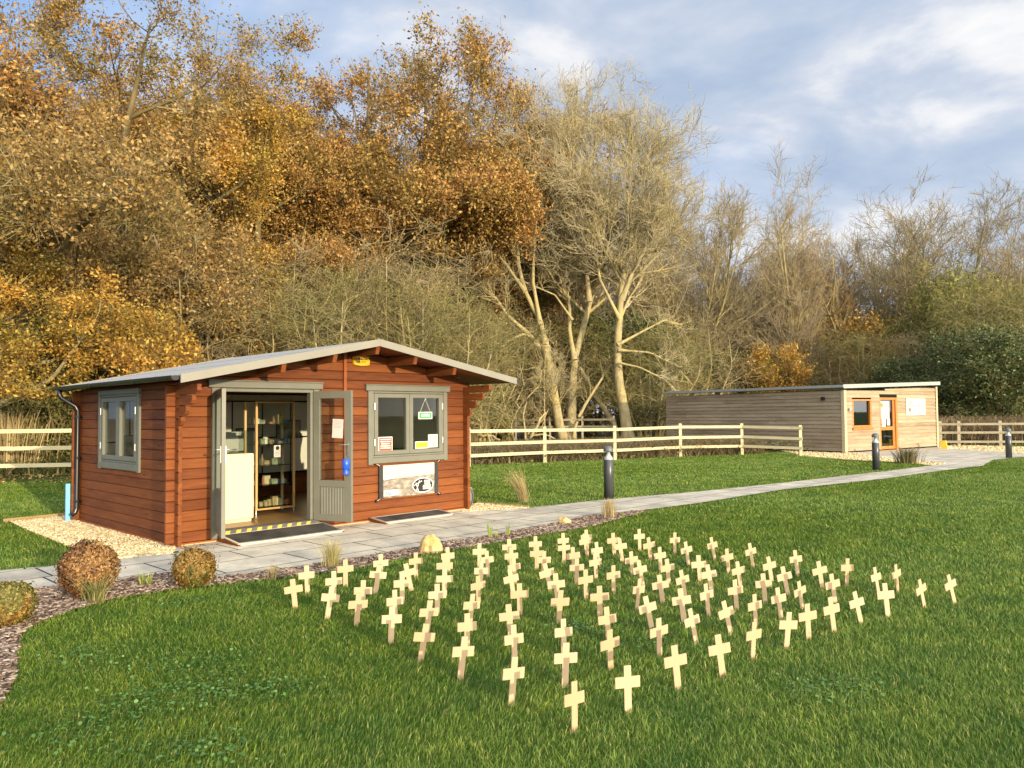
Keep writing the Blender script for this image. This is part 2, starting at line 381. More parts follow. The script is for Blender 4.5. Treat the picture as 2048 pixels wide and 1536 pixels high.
def pieces(name, pos, base_v, base_f, scale, R, mat, kind='stuff'):
    n = len(pos); bv = np.asarray(base_v, float)[None] * np.asarray(scale).reshape(n, -1, 3 if np.ndim(scale) > 1 else 1)
    v = np.einsum('nij,nkj->nki', R, bv) + pos[:, None]
    k = bv.shape[1]; fs = []
    for grp in base_f:
        grp = np.asarray(grp); fs.append((grp[None] + (np.arange(n) * k)[:, None, None]).reshape(-1, grp.shape[1]))
    o = np_obj(name, v.reshape(-1, 3), fs, mat); o['kind'] = kind; return o
BOX_V = np.array([(-1, -1, -1), (1, -1, -1), (1, 1, -1), (-1, 1, -1), (-.8, -.8, 1), (.8, -.8, 1), (.8, .8, 1), (-.8, .8, 1)]) * 0.5
BOX_F = [[(0, 3, 2, 1), (4, 5, 6, 7), (0, 1, 5, 4), (1, 2, 6, 5), (2, 3, 7, 6), (3, 0, 4, 7)]]
m_stones = island_mat('gravel_stones', [(0.0, (.36, .26, .11)), (.35, (.60, .47, .24)), (.7, (.74, .62, .37)), (1, (.82, .75, .54))], 0.8)
for poly, n, sz in ((GRAVEL_L, 15000, .028), (GRAVEL_R, 3200, .026), (GRAVEL_B, 7000, .04), (GRAVEL_C, 3500, .045)):
    q = scatter(poly, n); pos = np.c_[q, rng.uniform(.012, .026, n)]
    sc = sz * rng.uniform(.6, 1.25, (n, 1)) * np.c_[np.ones(n), rng.uniform(.6, .95, n), rng.uniform(.45, .8, n)]
    tag(pieces('gravel', pos, BOX_V, BOX_F, sc[:, None], rotmats(n, .5), m_stones), 'loose pale yellow gravel stones', None)
m_bark = island_mat('bark_chips', [(0.0, (.06, .038, .026)), (.35, (.15, .10, .072)), (.7, (.30, .225, .17)), (1, (.46, .38, .31))], 0.85)
n = 24000; q = scatter(MULCH, n * 2); q = q[(q[:, 1] < 16)][:n]; n = len(q)
pos = np.c_[q, rng.uniform(.010, .030, n)]
sc = np.c_[rng.uniform(.03, .075, n), rng.uniform(.009, .020, n), rng.uniform(.004, .009, n)]
tag(pieces('bark_mulch', pos, BOX_V, BOX_F, sc[:, None], rotmats(n, .22), m_bark), 'bark chip mulch along the paving edge', None)

# log cabin frame (used for masks) ----------------------------------
A0 = G(348, 1097); B0 = G(935, 1020)
UU = (B0 - A0) / np.linalg.norm(B0 - A0); NNv = np.array([UU[1], -UU[0], 0])
CAB_ROT = atan2(UU[1], UU[0]); CW, CD = 4.62, 3.40
def cabw(s, y, z=0.0): return A0 + UU * s - NNv * y + np.array([0, 0, z])
CAB_FOOT = [tuple(cabw(s, y)[:2]) for s, y in ((-.05, -.06), (CW + .05, -.06), (CW + .05, CD + .05), (-.05, CD + .05))]
D0 = G(1690, 907); E0 = G(1877, 895)
U2 = (E0 - D0) / np.linalg.norm(E0 - D0); N2v = np.array([U2[1], -U2[0], 0]); B2_ROT = atan2(U2[1], U2[0])
def b2w(s, y, z=0.0): return D0 + U2 * s - N2v * y + np.array([0, 0, z])
B2_FOOT = [tuple(b2w(s, y)[:2]) for s, y in ((-.1, -.1), (6.6, -.1), (6.6, 11), (-.1, 11))]

# grass ------------------------------------------------------------
NOGRASS = [PATH, MULCH, GRAVEL_L, GRAVEL_R, GRAVEL_B, GRAVEL_C, CAB_FOOT, B2_FOOT]
def grass_pts(n, d0, d1):
    d = np.sqrt(rng.uniform(d0 ** 2, d1 ** 2, n)); x = d * rng.uniform(-.80, .80, n)
    P = np.c_[x, d]; return P[grass_keep(P)]
def grass_keep(P):
    keep = np.ones(len(P), bool)
    # lawn ends at the fences
    keep &= (P[:, 1] < 24.2 + .46 * P[:, 0]) | (P[:, 0] > 9.3) & (P[:, 1] < 27.3 + .1 * (P[:, 0] - 9))
    keep &= P[:, 1] < 33
    for pl in NOGRASS:
        keep &= ~poly_in(P, pl)
    return keep
def blades(P, h, w, name_dummy=None):
    n = len(P)
    ya = rng.uniform(0, 2 * pi, n); L = h * rng.uniform(.55, 1.35, n); lean = rng.uniform(.15, 1.0, n) * L * .9; la = rng.uniform(0, 2 * pi, n)
    # lawn is combed a little in drifting directions
    la = la * 0.6 + 3 * np.sin(P[:, 0] * .7) * .4 + 2 * np.cos(P[:, 1] * .6)
    wd = w * rng.uniform(.6, 1.3, n)
    px = np.c_[np.cos(ya), np.sin(ya), np.zeros(n)] * wd[:, None] * .5
    ld = np.c_[np.cos(la), np.sin(la), np.zeros(n)]
    b = np.c_[P, np.zeros(n)]
    mid = b + ld * (lean * .35)[:, None] + np.c_[np.zeros((n, 2)), L * .6]
    tip = b + ld * lean[:, None] + np.c_[np.zeros((n, 2)), L * rng.uniform(.75, 1.0, n)]
    v = np.stack([b - px, b + px, mid + px * .85, mid - px * .85, tip], 1)
    i = np.arange(n)[:, None] * 5
    return v.reshape(-1, 3), i + np.array([[0, 1, 2, 3]]), i + np.array([[3, 2, 4]])
def make_grass():
    Vs, Q, T = [], [], []; off = 0
    n = 1050000; a_, b_, e_ = 2.9, 34.0, .55
    d = (rng.uniform(0, 1, n) * (b_ ** e_ - a_ ** e_) + a_ ** e_) ** (1 / e_); P = np.c_[d * rng.uniform(-.80, .80, n), d]
    P = P[grass_keep(P)]; v, q, t3 = blades(P, .036, .0007 + .00072 * P[:, 1]); Vs.append(v); Q.append(q); T.append(t3); off = len(v)
    # longer tufts here and there
    P = grass_pts(2600, 3.0, 26); cl = rng.integers(8, 26, len(P)); P2 = np.repeat(P, cl, 0) + rng.normal(0, .035, (cl.sum(), 2))
    ok = np.ones(len(P2), bool)
    for pl in (PATH, CAB_FOOT): ok &= ~poly_in(P2, pl)
    P2 = P2[ok]; v, q, t3 = blades(P2, .055, .0055 + .0 * P2[0, 0]); Vs.append(v); Q.append(q + off); T.append(t3 + off); off += len(v)
    m = island_mat('grass_blades', [(0, (.034, .082, .011)), (.5, (.078, .170, .022)), (.88, (.145, .265, .040)), (1, (.38, .34, .12))], 0.5, 0.35, 0.30,
                   patch=[(0, (.085, .145, .016)), (.5, (.180, .275, .034)), (.9, (.30, .38, .058)), (1, (.48, .44, .16))], patch_s=1.9)
    o = np_obj('grass', np.concatenate(Vs), [np.concatenate(Q), np.concatenate(T)], m)
    tag(o, 'short green mown lawn grass', None, kind='stuff')
make_grass()
# clover patches
def clover():
    cs = [(200, 1345), (330, 1335), (420, 1330), (450, 1360), (330, 1390), (400, 1395), (460, 1395), (250, 1430), (190, 1460), (140, 1490), (300, 1400), (560, 1380), (530, 1385), (360, 1210), (480, 1205), (400, 1508), (380, 1508), (1340, 1130), (1290, 1290), (1600, 1140), (1620, 1145), (1580, 1150), (1130, 1260), (1160, 1265), (180, 1310), (160, 1320), (1640, 1380), (1700, 1370), (1230, 1140), (1660, 1395)]
    P = []
    for x, y in cs:
        c = G(x, y)[:2]; k = int(rng.integers(50, 120)); P.append(c + rng.normal(0, 1, (k, 2)) * [.15, .11])
    P = np.concatenate(P); n = len(P); pos = np.c_[P, rng.uniform(.02, .040, n)]
    base = [(cos(a) * r, sin(a) * r, zz) for a, r, zz in ((0, .5, 0), (.9, .5, .05), (1.9, .48, .02), (3.1, .5, 0), (4.2, .48, .05), (5.3, .5, .02))]
    m = island_mat('clover_leaf', [(0, (.045, .115, .022)), (.6, (.085, .19, .038)), (1, (.15, .28, .07))], 0.5, 0.4, .15)
    tag(pieces('clover', pos, base, [[(0, 1, 2, 3, 4, 5)]], rng.uniform(.012, .024, n).reshape(n, 1, 1) * np.ones((n, 1, 3)), rotmats(n, .45), m), 'patches of dark clover in the lawn', None)
clover()
# fallen leaves
LEAFV = [(-.5, 0, 0), (-.1, -.26, .05), (.5, 0, 0), (-.1, .26, .05)]
def fallen():
    P = []
    for k in range(5200):
        x = rng.uniform(-18, -5); y = rng.uniform(17.5, 23)
        P.append((x, y - .1 * abs(rng.normal()) * 2))
    P = np.array(P); yy = P[:, 1]; keep = rng.uniform(0, 1, len(P)) < np.clip((yy - 17.0) / 3.0, .05, 1); P = P[keep]
    far = np.c_[rng.uniform(-8, 12, 350), rng.uniform(4, 24, 350)]
    fm = np.ones(len(far), bool)
    for pl in (CAB_FOOT,): fm &= ~poly_in(far, pl)
    near = np.c_[rng.uniform(-9, -4, 40), rng.uniform(8, 16, 40)]
    P = np.concatenate([P, far[fm][:70], near]); P = P[~poly_in(P, CAB_FOOT)]; n = len(P)
    m = island_mat('fallen_leaf', [(0, (.16, .08, .025)), (.5, (.36, .22, .07)), (1, (.55, .42, .17))], .7, .3)
    tag(pieces('fallen_leaves', np.c_[P, rng.uniform(.035, .06, n)], LEAFV, [[(0, 1, 2, 3)]], np.where(P[:, 1] < 16, .4, 1.)[:, None, None] * rng.uniform(.06, .11, n).reshape(n, 1, 1) * np.ones((n, 1, 3)), rotmats(n, .4), m), 'fallen autumn leaves on the grass by the fence', None)
fallen()
# ================================================================ LOG CABIN
cab = empty('log_cabin', tuple(A0), CAB_ROT, 'red-brown stained log cabin with open glazed doors and shallow pitched roof', 'cabin')
RS, RZ = 2.45, 2.55                    # ridge position along the front and height
def roof_top(s): return RZ - (RS - s) * 0.208 if s < RS else RZ - (s - RS) * 0.172
PIT = 0.1235
def log_prof(z0, z1, t=0.045):
    return [(0.0, z0 + .008), (0.0, z1 - .008), (.013, z1 - .0008), (t, z1 - .0008), (t, z0), (.013, z0)]
def log_row(mb, a0b, a0t, a1b, a1t, z0, z1, flip=False, t=.045):
    """one log from a0 to a1 (bottom/top ends may differ) ; local (a, depth, z)"""
    pr = log_prof(z0, z1, t)
    def ring(ab, at): return [(ab + (at - ab) * ((z - z0) / (z1 - z0)), d, z) for d, z in pr]
    mb.loft([ring(a0b, a0t), ring(a1b, a1t)])
def log_wall(mb, a0, a1, ztop, openings, zs=0.05, roof=None, stagger=0.0):
    z = zs + stagger
    while z < ztop - 0.02:
        z1 = min(z + PIT, ztop)
        cuts = sorted([(o[0], o[1]) for o in openings if o[2] < z1 - .01 and o[3] > z + .01])
        segs = []; c = a0
        for x0, x1 in cuts: segs.append((c, x0)); c = x1
        segs.append((c, a1))
        for x0, x1 in segs:
            if x1 - x0 < .02: continue
            x0b = x0t = x0; x1b = x1t = x1
            if roof:
                if x0 == a0: x0b = max(x0, roof(z)[0]); x0t = max(x0, roof(z1)[0])
                if x1 == a1: x1b = min(x1, roof(z)[1]); x1t = min(x1, roof(z1)[1])
                if x1b - x0b < .05: continue
                x1t = max(x1t, x0t + .001)
            log_row(mb, x0b, x0t, x1b, x1t, z, z1)
        z = z1
def gab(z):                             # extent of the gable below the roof boards
    zz = z + .075
    return RS - (RZ - zz) / .208, RS + (RZ - zz) / .172
DO = (.52, 1.84, .11, 1.885); WO = (2.80, 4.14, .92, 1.88)
mb = MB(); log_wall(mb, -.10, CW + .10, 2.46, [DO, WO], roof=gab); fixn(mb.build('front_wall', m_log_x, cab))
mb = MB(lambda a, d, z: (a, CD - d, z)); log_wall(mb, -.10, CW + .10, 2.46, [], roof=gab); fixn(mb.build('back_wall', m_log_x, cab))
SWO = (1.10, 2.42, .93, 1.84)
mb = MB(lambda a, d, z: (d, a, z)); log_wall(mb, -.10, -.0005, 1.90, [], stagger=-.03); log_wall(mb, .0455, CD - .0455, 1.955, [SWO], stagger=-.03); log_wall(mb, CD + .0005, CD + .1, 1.90, [], stagger=-.03)
fixn(mb.build('side_wall', m_log_y, cab))
mb = MB(lambda a, d, z: (CW - d, a, z)); log_wall(mb, -.10, -.0005, 1.96, [], stagger=-.03); log_wall(mb, .0455, CD - .0455, 2.03, [], stagger=-.03); log_wall(mb, CD + .0005, CD + .1, 1.96, [], stagger=-.03)
fixn(mb.build('side_wall', m_log_y, cab))
mb = MB(); mb.box(-.02, CW + .02, -.02, CD + .02, .004, .048); mb.build('base_frame', m_log_end, cab)
for bx in ((-.03, DO[0] - .03, -.036, -.021), (DO[1] + .1, CW + .04, -.036, -.021), (-.036, -.021, -.02, CD + .02)):
    mb = MB(); mb.box(*bx, 0.0, .034); mb.build('base_strip', m_pine_strip, cab)
# centre joint post on the gable
mb = MB(); mb.bbox(2.315, 2.36, -.030, -.001, .06, 2.44, .004); mb.build('joint_post', m_log_end, cab)
# corbel brackets at the front corners
def corbels(x0, x1, ztop, name='corbel'):
    mb = MB()
    for k, L in enumerate((.60, .46, .30, .17)):
        z1 = ztop - k * PIT; z0 = z1 - PIT + .001
        prof = [(-.101, z0), (-L + .07, z0), (-L + .03, z0 + .02), (-L, z0 + .06), (-L, z1 - .012), (-.101, z1 - .012)]
        if k == 0: prof = [(-.101, z0), (-L + .05, z0), (-L, z0 + .04), (-L, z1 - .012), (-.101, z1 - .012)]
        mb.loft([[(x0, y, z) for y, z in prof], [(x1, y, z) for y, z in prof]])
    return fixn(mb.build(name, m_log_y, cab))
corbels(-.001, .046, 1.915); corbels(CW - .046, CW + .001, 1.995)
# purlins
for s in (1.05, 1.78, RS, 3.10, 3.84):
    mb = MB(); zt = roof_top(s) - .078; w = .03
    prof = [(-.64, zt - .03), (-.61, zt - .115), (-.002, zt - .115), (-.002, zt), (-.64, zt)]
    mb.loft([[(s - w, y, z) for y, z in prof], [(s + w, y, z) for y, z in prof]]); fixn(mb.build('purlin', m_log_y, cab))
# roof
SL, SRr, RY0, RY1 = -.20, 5.10, -.66, CD + .12
rf = None
def slab(s0, s1, y0, y1, up, dn, mb):
    mb.loft([[(s0, y0, roof_top(s0) - dn), (s0, y0, roof_top(s0) + up), (s1, y0, roof_top(s1) + up), (s1, y0, roof_top(s1) - dn)],
             [(s0, y1, roof_top(s0) - dn), (s0, y1, roof_top(s0) + up), (s1, y1, roof_top(s1) + up), (s1, y1, roof_top(s1) - dn)]])
mb = MB(); slab(SL, RS - .0005, RY0, RY1, 0, .018, mb); slab(RS + .0005, SRr, RY0, RY1, 0, .018, mb); rf = fixn(mb.build('roof', m_felt, cab))
mb = MB()
for (a, b_) in ((SL, RS), (RS, SRr)):
    for q in (.30, .66):
        s = a + (b_ - a) * q; slab(s, s + .03, RY0 + .001, RY1 - .001, .006, -.0005, mb)
fixn(mb.build('sheet_lap', m_felt, rf))
mb = MB()
y = RY0 + .03
while y < RY1 - .05:                   # soffit boards
    y1 = min(y + .11, RY1 - .02); slab(SL + .01, RS - .001, y, y1 - .004, -.0185, .056, mb); slab(RS + .001, SRr - .01, y, y1 - .004, -.0185, .056, mb); y = y1
fixn(mb.build('soffit', m_under, rf))
def fascia(s0, s1, y0, y1):
    mb = MB(); mb.loft([[(s, yy, roof_top(s) + dz) for s, dz in ((s0, -.088), (s0, .008), (s1, .008), (s1, -.088))] for yy in (y0, y1)]); fixn(mb.build('fascia', m_fascia, rf))
fascia(SL - .02, RS - .001, RY0 - .022, RY0 - .001); fascia(RS + .001, SRr + .02, RY0 - .022, RY0 - .001)
fascia(SL - .02, RS - .001, RY1 + .001, RY1 + .022); fascia(RS + .001, SRr + .02, RY1 + .001, RY1 + .022)
# gutters
def gutter(xc, zt):
    mb = MB(); rings = []
    prof = [(-.05, 0), (-.046, -.025), (-.03, -.045), (0, -.052), (.03, -.045), (.046, -.025), (.05, 0), (.044, 0), (.04, -.022), (.026, -.038), (0, -.045), (-.026, -.038), (-.04, -.022), (-.044, 0)]
    for y in (RY0 + .02, RY1 - .02): rings.append([(xc + a, y, zt + b) for a, b in prof])
    mb.loft(rings)
    for y in (RY0 + .012, RY1 - .028):
        mb.loft([[(xc + a, yy, zt + b) for a, b in prof[:7]] for yy in (y, y + .008)])
    for y in np.arange(RY0 + .4, RY1, .75):
        mb.loft([[(xc + a * 1.12, yy, zt + b * 1.12 + .002) for a, b in prof[:7]] for yy in (y, y + .025)])
    return fixn(mb.build('gutter', m_black, cab))
gutter(SL - .065, roof_top(SL) - .012); gutter(SRr + .065, roof_top(SRr) - .012)
gx_, gz_ = SL - .065, roof_top(SL) - .06
mb = MB(); yb = CD - .02
mb.tube([(gx_, yb + .02, gz_ + .02), (gx_, yb + .02, gz_ - .07), (gx_ + .03, yb, gz_ - .12), (-.085, yb - .1, gz_ - .24), (-.055, yb - .1, gz_ - .30), (-.055, yb - .1, .22), (-.075, yb - .1, .16), (-.13, yb - .1, .12)], .034, 12)
dp = fixn(mb.build('downpipe', m_black, cab, True))
for z in (1.55, .95, .32):
    mb = MB(); mb.tube([(-.055, yb - .1, z - .018), (-.055, yb - .1, z + .018)], .040, 12); mb.box(-.02, -.001, yb - .20, yb - .0, z - .012, z + .012); mb.build('pipe_clip', m_black, dp)
# door opening --------------------------------------------------------
mb = MB()
mb.bbox(DO[0] - .085, DO[0] - .001, -.028, -.001, .05, DO[3] + .002); mb.bbox(DO[1] + .001, DO[1] + .085, -.028, -.001, .05, DO[3] + .002)
mb.bbox(DO[0] - .0, DO[0] + .045, -.012, .07, .11, DO[3]); mb.bbox(DO[1] - .045, DO[1], -.012, .07, .11, DO[3]); mb.bbox(DO[0] + .045, DO[1] - .045, -.012, .07, DO[3] - .045, DO[3])
mb.bbox(DO[0] - .13, DO[1] + .13, -.045, -.001, DO[3] + .003, DO[3] + .085); mb.bbox(DO[0] - .14, DO[1] + .14, -.055, -.001, DO[3] + .0855, DO[3] + .10, .003)
fr = mb.build('door_frame', m_grey, cab)
mb = MB(); mb.bbox(DO[0] + .0, DO[1] - .0, -.07, .09, .085, .1475, .004); th = mb.build('threshold', simple('threshold_rubber', (.10, .095, .085), .8, .2), fr)
m_yt = simple('yellow_tape', (.66, .40, .04), .6, .3, .1)
for k in range(9):
    mb = MB(); x = DO[0] + .06 + k * .139; mb.loft([[(x, -.0725, .092), (x + .058, -.0725, .092), (x + .075, -.0725, .138), (x + .017, -.0725, .138)], [(x, -.0695, .092), (x + .058, -.0695, .092), (x + .075, -.0695, .138), (x + .017, -.0695, .138)]]); fixn(mb.build('warning_stripe', m_yt, th))
def door_leaf(hx, ang, mirror):
    """leaf hinged at (hx,-.03); ang = its direction measured from the wall's long direction, outwards"""
    lw, z0, z1, th_ = .60, .135, 1.86, .045
    d = (cos(ang), -sin(ang)); p = (-d[1], d[0]) if not mirror else (d[1], -d[0])     # p: thickness direction
    f = lambda a, t, z: (hx + d[0] * a + p[0] * t, -.03 + d[1] * a + p[1] * t, z)
    mb = MB(f)
    st, rl, kick = .095, .10, .50
    mb.bbox(0, st, 0, th_, z0, z1); mb.bbox(lw - st, lw, 0, th_, z0, z1)
    mb.bbox(st, lw - st, 0, th_, z1 - rl, z1); mb.bbox(st, lw - st, 0, th_, z0 + kick - .05, z0 + kick + .04); mb.bbox(st, lw - st, 0, th_, z0, z0 + .09)
    lf = fixn(mb.build('door', m_grey, cab))
    mb = MB(f)
    k = 9
    for i in range(k):
        a = st + .006 + (lw - 2 * st - .012) * i / k; b_ = a + (lw - 2 * st - .012) / k
        mb.loft([[(a, .012, z), (a + .012, .004, z), (b_ - .012, .004, z), (b_, .012, z), (b_, th_ - .012, z), (b_ - .012, th_ - .004, z), (a + .012, th_ - .004, z), (a, th_ - .012, z)] for z in (z0 + .091, z0 + kick - .051)])
    fixn(mb.build('slatted_panel', m_grey, lf))
    mb = MB(f); mb.box(st - .004, lw - st + .004, .018, .026, z0 + kick + .036, z1 - rl + .004); mb.build('pane', m_glass, lf)
    mb = MB(f)
    xh = lw - .045
    for sgn, tb in ((-1, 0.0), (1, th_)):
        mb.box(xh - .014, xh + .014, tb + (sgn * .008 if sgn < 0 else 0), tb + (0 if sgn < 0 else .008), 1.00, 1.19)
        mb.tube([(xh, tb, 1.15), (xh, tb + sgn * .045, 1.15), (xh - .02, tb + sgn * .05, 1.15), (xh - .11, tb + sgn * .05, 1.148)], .008, 8)
    fixn(mb.build('handle', m_metal, lf))
    return lf, f
lfR, fR = door_leaf(DO[1] - .01, radians(69), False)
lfL, fL = door_leaf(DO[0] + .01, radians(109), True)
# windows ------------------------------------------------------------
def window(o, f, hdr=True):
    a0, a1, z0, z1 = o                 # f(a, out, z)
    mb = MB(f)
    mb.bbox(a0 - .075, a0 + .0, .001, .030, z0 - .10, z1 + .002); mb.bbox(a1, a1 + .075, .001, .030, z0 - .10, z1 + .002)
    mb.bbox(a0 + .0005, a1 - .0005, .001, .032, z0 - .085, z0 - .0); mb.bbox(a0, a1, -.05, .02, z0 + .0005, z0 + .03); mb.bbox(a0, a1, -.05, .02, z1 - .03, z1)
    mb.bbox(a0, a0 + .03, -.05, .02, z0 + .031, z1 - .031); mb.bbox(a1 - .03, a1, -.05, .02, z0 + .031, z1 - .031)
    if hdr: mb.bbox(a0 - .12, a1 + .12, .001, .046, z1 + .003, z1 + .085); mb.bbox(a0 - .13, a1 + .13, .001, .056, z1 + .0855, z1 + .098, .003)
    else: mb.bbox(a0 - .075, a1 + .075, .001, .035, z1 + .003, z1 + .07)
    w = fixn(mb.build('window', m_grey, cab))
    am = (a0 + a1) / 2
    for (x0, x1, hs) in ((a0 + .032, am - .003, 0), (am + .003, a1 - .032, 1)):
        mb = MB(f); q = .062
        mb.bbox(x0, x0 + q, -.030, .028, z0 + .034, z1 - .034); mb.bbox(x1 - q, x1, -.030, .028, z0 + .034, z1 - .034)
        mb.bbox(x0 + q, x1 - q, -.030, .028, z0 + .034, z0 + .034 + q); mb.bbox(x0 + q, x1 - q, -.030, .028, z1 - .034 - q, z1 - .034)
        fixn(mb.build('sash', m_grey, w))
        mb = MB(f); mb.box(x0 + q - .004, x1 - q + .004, -.012, -.006, z0 + .03 + q, z1 - .03 - q); mb.build('pane', m_glass, w)
        for zz in (z0 + .22, z1 - .22):
            xh = x0 - .002 if hs == 0 else x1 + .002
            mb = MB(f); mb.tube([(xh, .034, zz - .045), (xh, .034, zz + .045)], .0085, 8); fixn(mb.build('hinge', m_metal, w))
    return w
fF = lambda a, o, z: (a, -o, z)
fS = lambda a, o, z: (-o, a, z)
winF = window(WO, fF); winS = window(SWO, fS, False)
# interior -----------------------------------------------------------
m_floor = wood('cabin_floor', (.16, .085, .03), (.24, .14, .05), (.32, .19, .07), grain=(1, 12, 12), rough=.35, island=.2, knots=False)
m_panelg = simple('grey_panel', (.74, .70, .60), .8, .2, .06, 4)
m_cream = simple('cream_lining', (.66, .54, .32), .7, .2, .08, 4)
mb = MB(); mb.box(.05, CW - .05, .05, CD - .05, .06, .14); mb.build('floor', m_floor, cab)
mb = MB(); slab(.06, RS - .01, .06, CD - .06, -.062, .07, mb); slab(RS + .01, CW - .06, .06, CD - .06, -.062, .07, mb); fixn(mb.build('ceiling_lining', m_cream, cab))
dis = None
mb = MB(); k = 8
for i in range(k):
    x0 = .12 + i * (CW - .24) / k; mb.box(x0 + .006, x0 + (CW - .24) / k - .006, CD - .12, CD - .09, .55, 1.90)
dis = mb.build('display_panel', m_panelg, cab)
mb = MB()
for i in range(k + 1):
    x0 = .12 + i * (CW - .24) / k; mb.box(x0 - .008, x0 + .008, CD - .135, CD - .085, .3, 1.80)
for z in (.54, 1.16, 1.79): mb.box(.11, CW - .11, CD - .137, CD - .083, z - .012, z + .012)
mb.build('panel_rail', m_blackm, dis)
# photographs on the panels
def picture(x, y, z, w, h, parent, tone, out=.012):
    fo = MB(); fo.box(x - w / 2 - .012, x + w / 2 + .012, y - out, y, z - h / 2 - .012, z + h / 2 + .012); p = fo.build('picture_frame', m_blackm, parent)
    m, t, b = base_mat('photo_print', .5, .3); n = tex(t, s=9, detail=5); n2 = tex(t, (1, 1, 3), s=3)
    t.links.new(ramp(t, mth(t, 'ADD', mth(t, 'MULTIPLY', n.outputs[0], .5), mth(t, 'MULTIPLY', n2.outputs[0], .5)), [(.38, tuple(c * .25 for c in tone)), (.52, tuple(c * .7 for c in tone)), (.62, tone)]), b.inputs['Base Color'])
    mm = MB(); mm.box(x - w / 2, x + w / 2, y - out - .002, y - out - .0005, z - h / 2, z + h / 2); mm.build('photo_print', m, p); return p
def loose_picture(x, y, z, w, h, tone, lab):
    e = empty('framed_photo', (x, y, z), 0, lab, 'framed photo', 'framed photographs inside the cabin'); e.parent = None
    e.matrix_world = cab_m() @ Matrix.Translation((x, y, z)); picture(0, 0, 0, w, h, e, tone); return e
def cab_m(): return Matrix.Translation(Vector(A0)) @ Matrix.Rotation(CAB_ROT, 4, 'Z')
def intop(e, x, y, z, rz=0.0): e.matrix_world = cab_m() @ Matrix.Translation((x, y, z)) @ Matrix.Rotation(rz, 4, 'Z'); return e
loose_picture(.80, CD - .14, 1.10, .42, .30, (.55, .52, .42), 'black and white aircraft photo on the back panel beside the counter')
loose_picture(1.55, CD - .14, 1.22, .30, .36, (.55, .48, .36), 'small framed print on the grey panel left of the glass cabinet')
loose_picture(2.55, CD - .14, 1.12, .34, .40, (.35, .33, .28), 'dark framed photo behind the glass cabinet')
loose_picture(3.35, CD - .14, 1.30, .45, .30, (.5, .46, .36), 'pale framed photo seen through the left front window pane')
loose_picture(4.1, CD - .14, 1.30, .40, .55, (.3, .32, .28), 'tall dark framed poster seen behind the open sign')
# counter with glass top
ct = intop(empty('counter', label='cream white display counter with glass case on top inside the doorway', cat='counter'), .95, .50, .141)
mb = MB(); mb.bbox(-.40, .30, 0, .42, 0.04, .90, .01); mb.bbox(-.38, .28, .02, .40, 0.0, .039, .004); mb.build('cabinet_body', m_white, ct)
mb = MB(); mb.box(-.40, .30, .0, .006, .901, 1.20).box(-.40, -.394, .007, .413, .901, 1.20).box(.294, .30, .007, .413, .901, 1.20).box(-.40, .30, .0, .42, 1.201, 1.207); mb.build('glass_case', m_glass, ct)
for i, (xx, ww, col) in enumerate(((-.25, .10, (.5, .46, .36)), (-.08, .06, (.2, .16, .1)), (.08, .08, (.42, .38, .30)))):
    e = intop(empty('model_aircraft', label=('small pale model plane in the counter glass case', 'dark little model plane in the middle of the counter case', 'grey model plane at the right end of the counter case')[i], cat='model plane', group='models in the counter case'), .95 + xx, .66, 1.043)
    mm = simple('model_paint', col, .5); mb = MB(); mb.tube([(-ww, 0, .03), (-ww * .5, 0, .035), (ww * .6, 0, .03), (ww, 0, .028)], [.006, .014, .010, .003], 8); mb.build('fuselage', mm, e)
    mb = MB(); mb.box(-.02, .03, -ww, ww, .028, .032).box(ww - .02, ww, -.03, .03, .03, .034).box(ww - .02, ww, -.002, .002, .034, .06).box(-.004, .004, -.004, .004, 0, .03); mb.build('wing', mm, e)
# glass display cabinet
gc = intop(empty('display_cabinet', label='tall glass display cabinet with pale wooden posts full of exhibits', cat='display cabinet'), 1.88, 1.05, .141)
CWD, CDP, CHT = .62, .36, 1.60
m_post = wood('cabinet_wood', (.46, .27, .10), (.58, .37, .15), (.66, .45, .20), grain=(9, 9, 1.5), knots=False)
mb = MB()
for x in (-CWD / 2, CWD / 2 - .03):
    for y in (0, CDP - .03): mb.bbox(x, x + .03, y, y + .03, .06, CHT, .003)
mb.box(-CWD / 2 + .031, CWD / 2 - .031, 0, .022, CHT - .022, CHT).box(-CWD / 2 + .031, CWD / 2 - .031, 0, .022, .06, .085).box(-CWD / 2 + .031, CWD / 2 - .031, CDP - .022, CDP, CHT - .022, CHT).box(-CWD / 2 + .031, CWD / 2 - .031, CDP - .022, CDP, .06, .085)
gfr = mb.build('frame', m_post, gc)
for x in (-CWD / 2 + .015, CWD / 2 - .015):
    for y in (.015, CDP - .015):
        mb = MB(); mb.lathe([(.012, 0), (.012, .0595)], x, y, 8); mb.build('foot', m_metal, gc)
mb = MB(); mb.box(-CWD / 2 + .031, CWD / 2 - .031, .006, .010, .09, CHT - .024); mb.build('glass_door', m_glass, gc)
for z in (.09, .40, .68, .98, 1.27):
    mb = MB(); mb.box(-CWD / 2 + .032, CWD / 2 - .032, .03, CDP - .03, z, z + .006); mb.build('shelf', glass_mat('shelf_glass', 1.0, (.55, .72, .62)), gc)
ex_cols = [(.40, .30, .14), (.22, .16, .09), (.62, .52, .32), (.26, .28, .18), (.75, .70, .56), (.14, .18, .26), (.42, .16, .07)]
ex_kinds = [('mug', 'small mug'), ('box', 'little box'), ('bottle', 'old bottle'), ('shell_case', 'brass shell case')]
cnt = 0
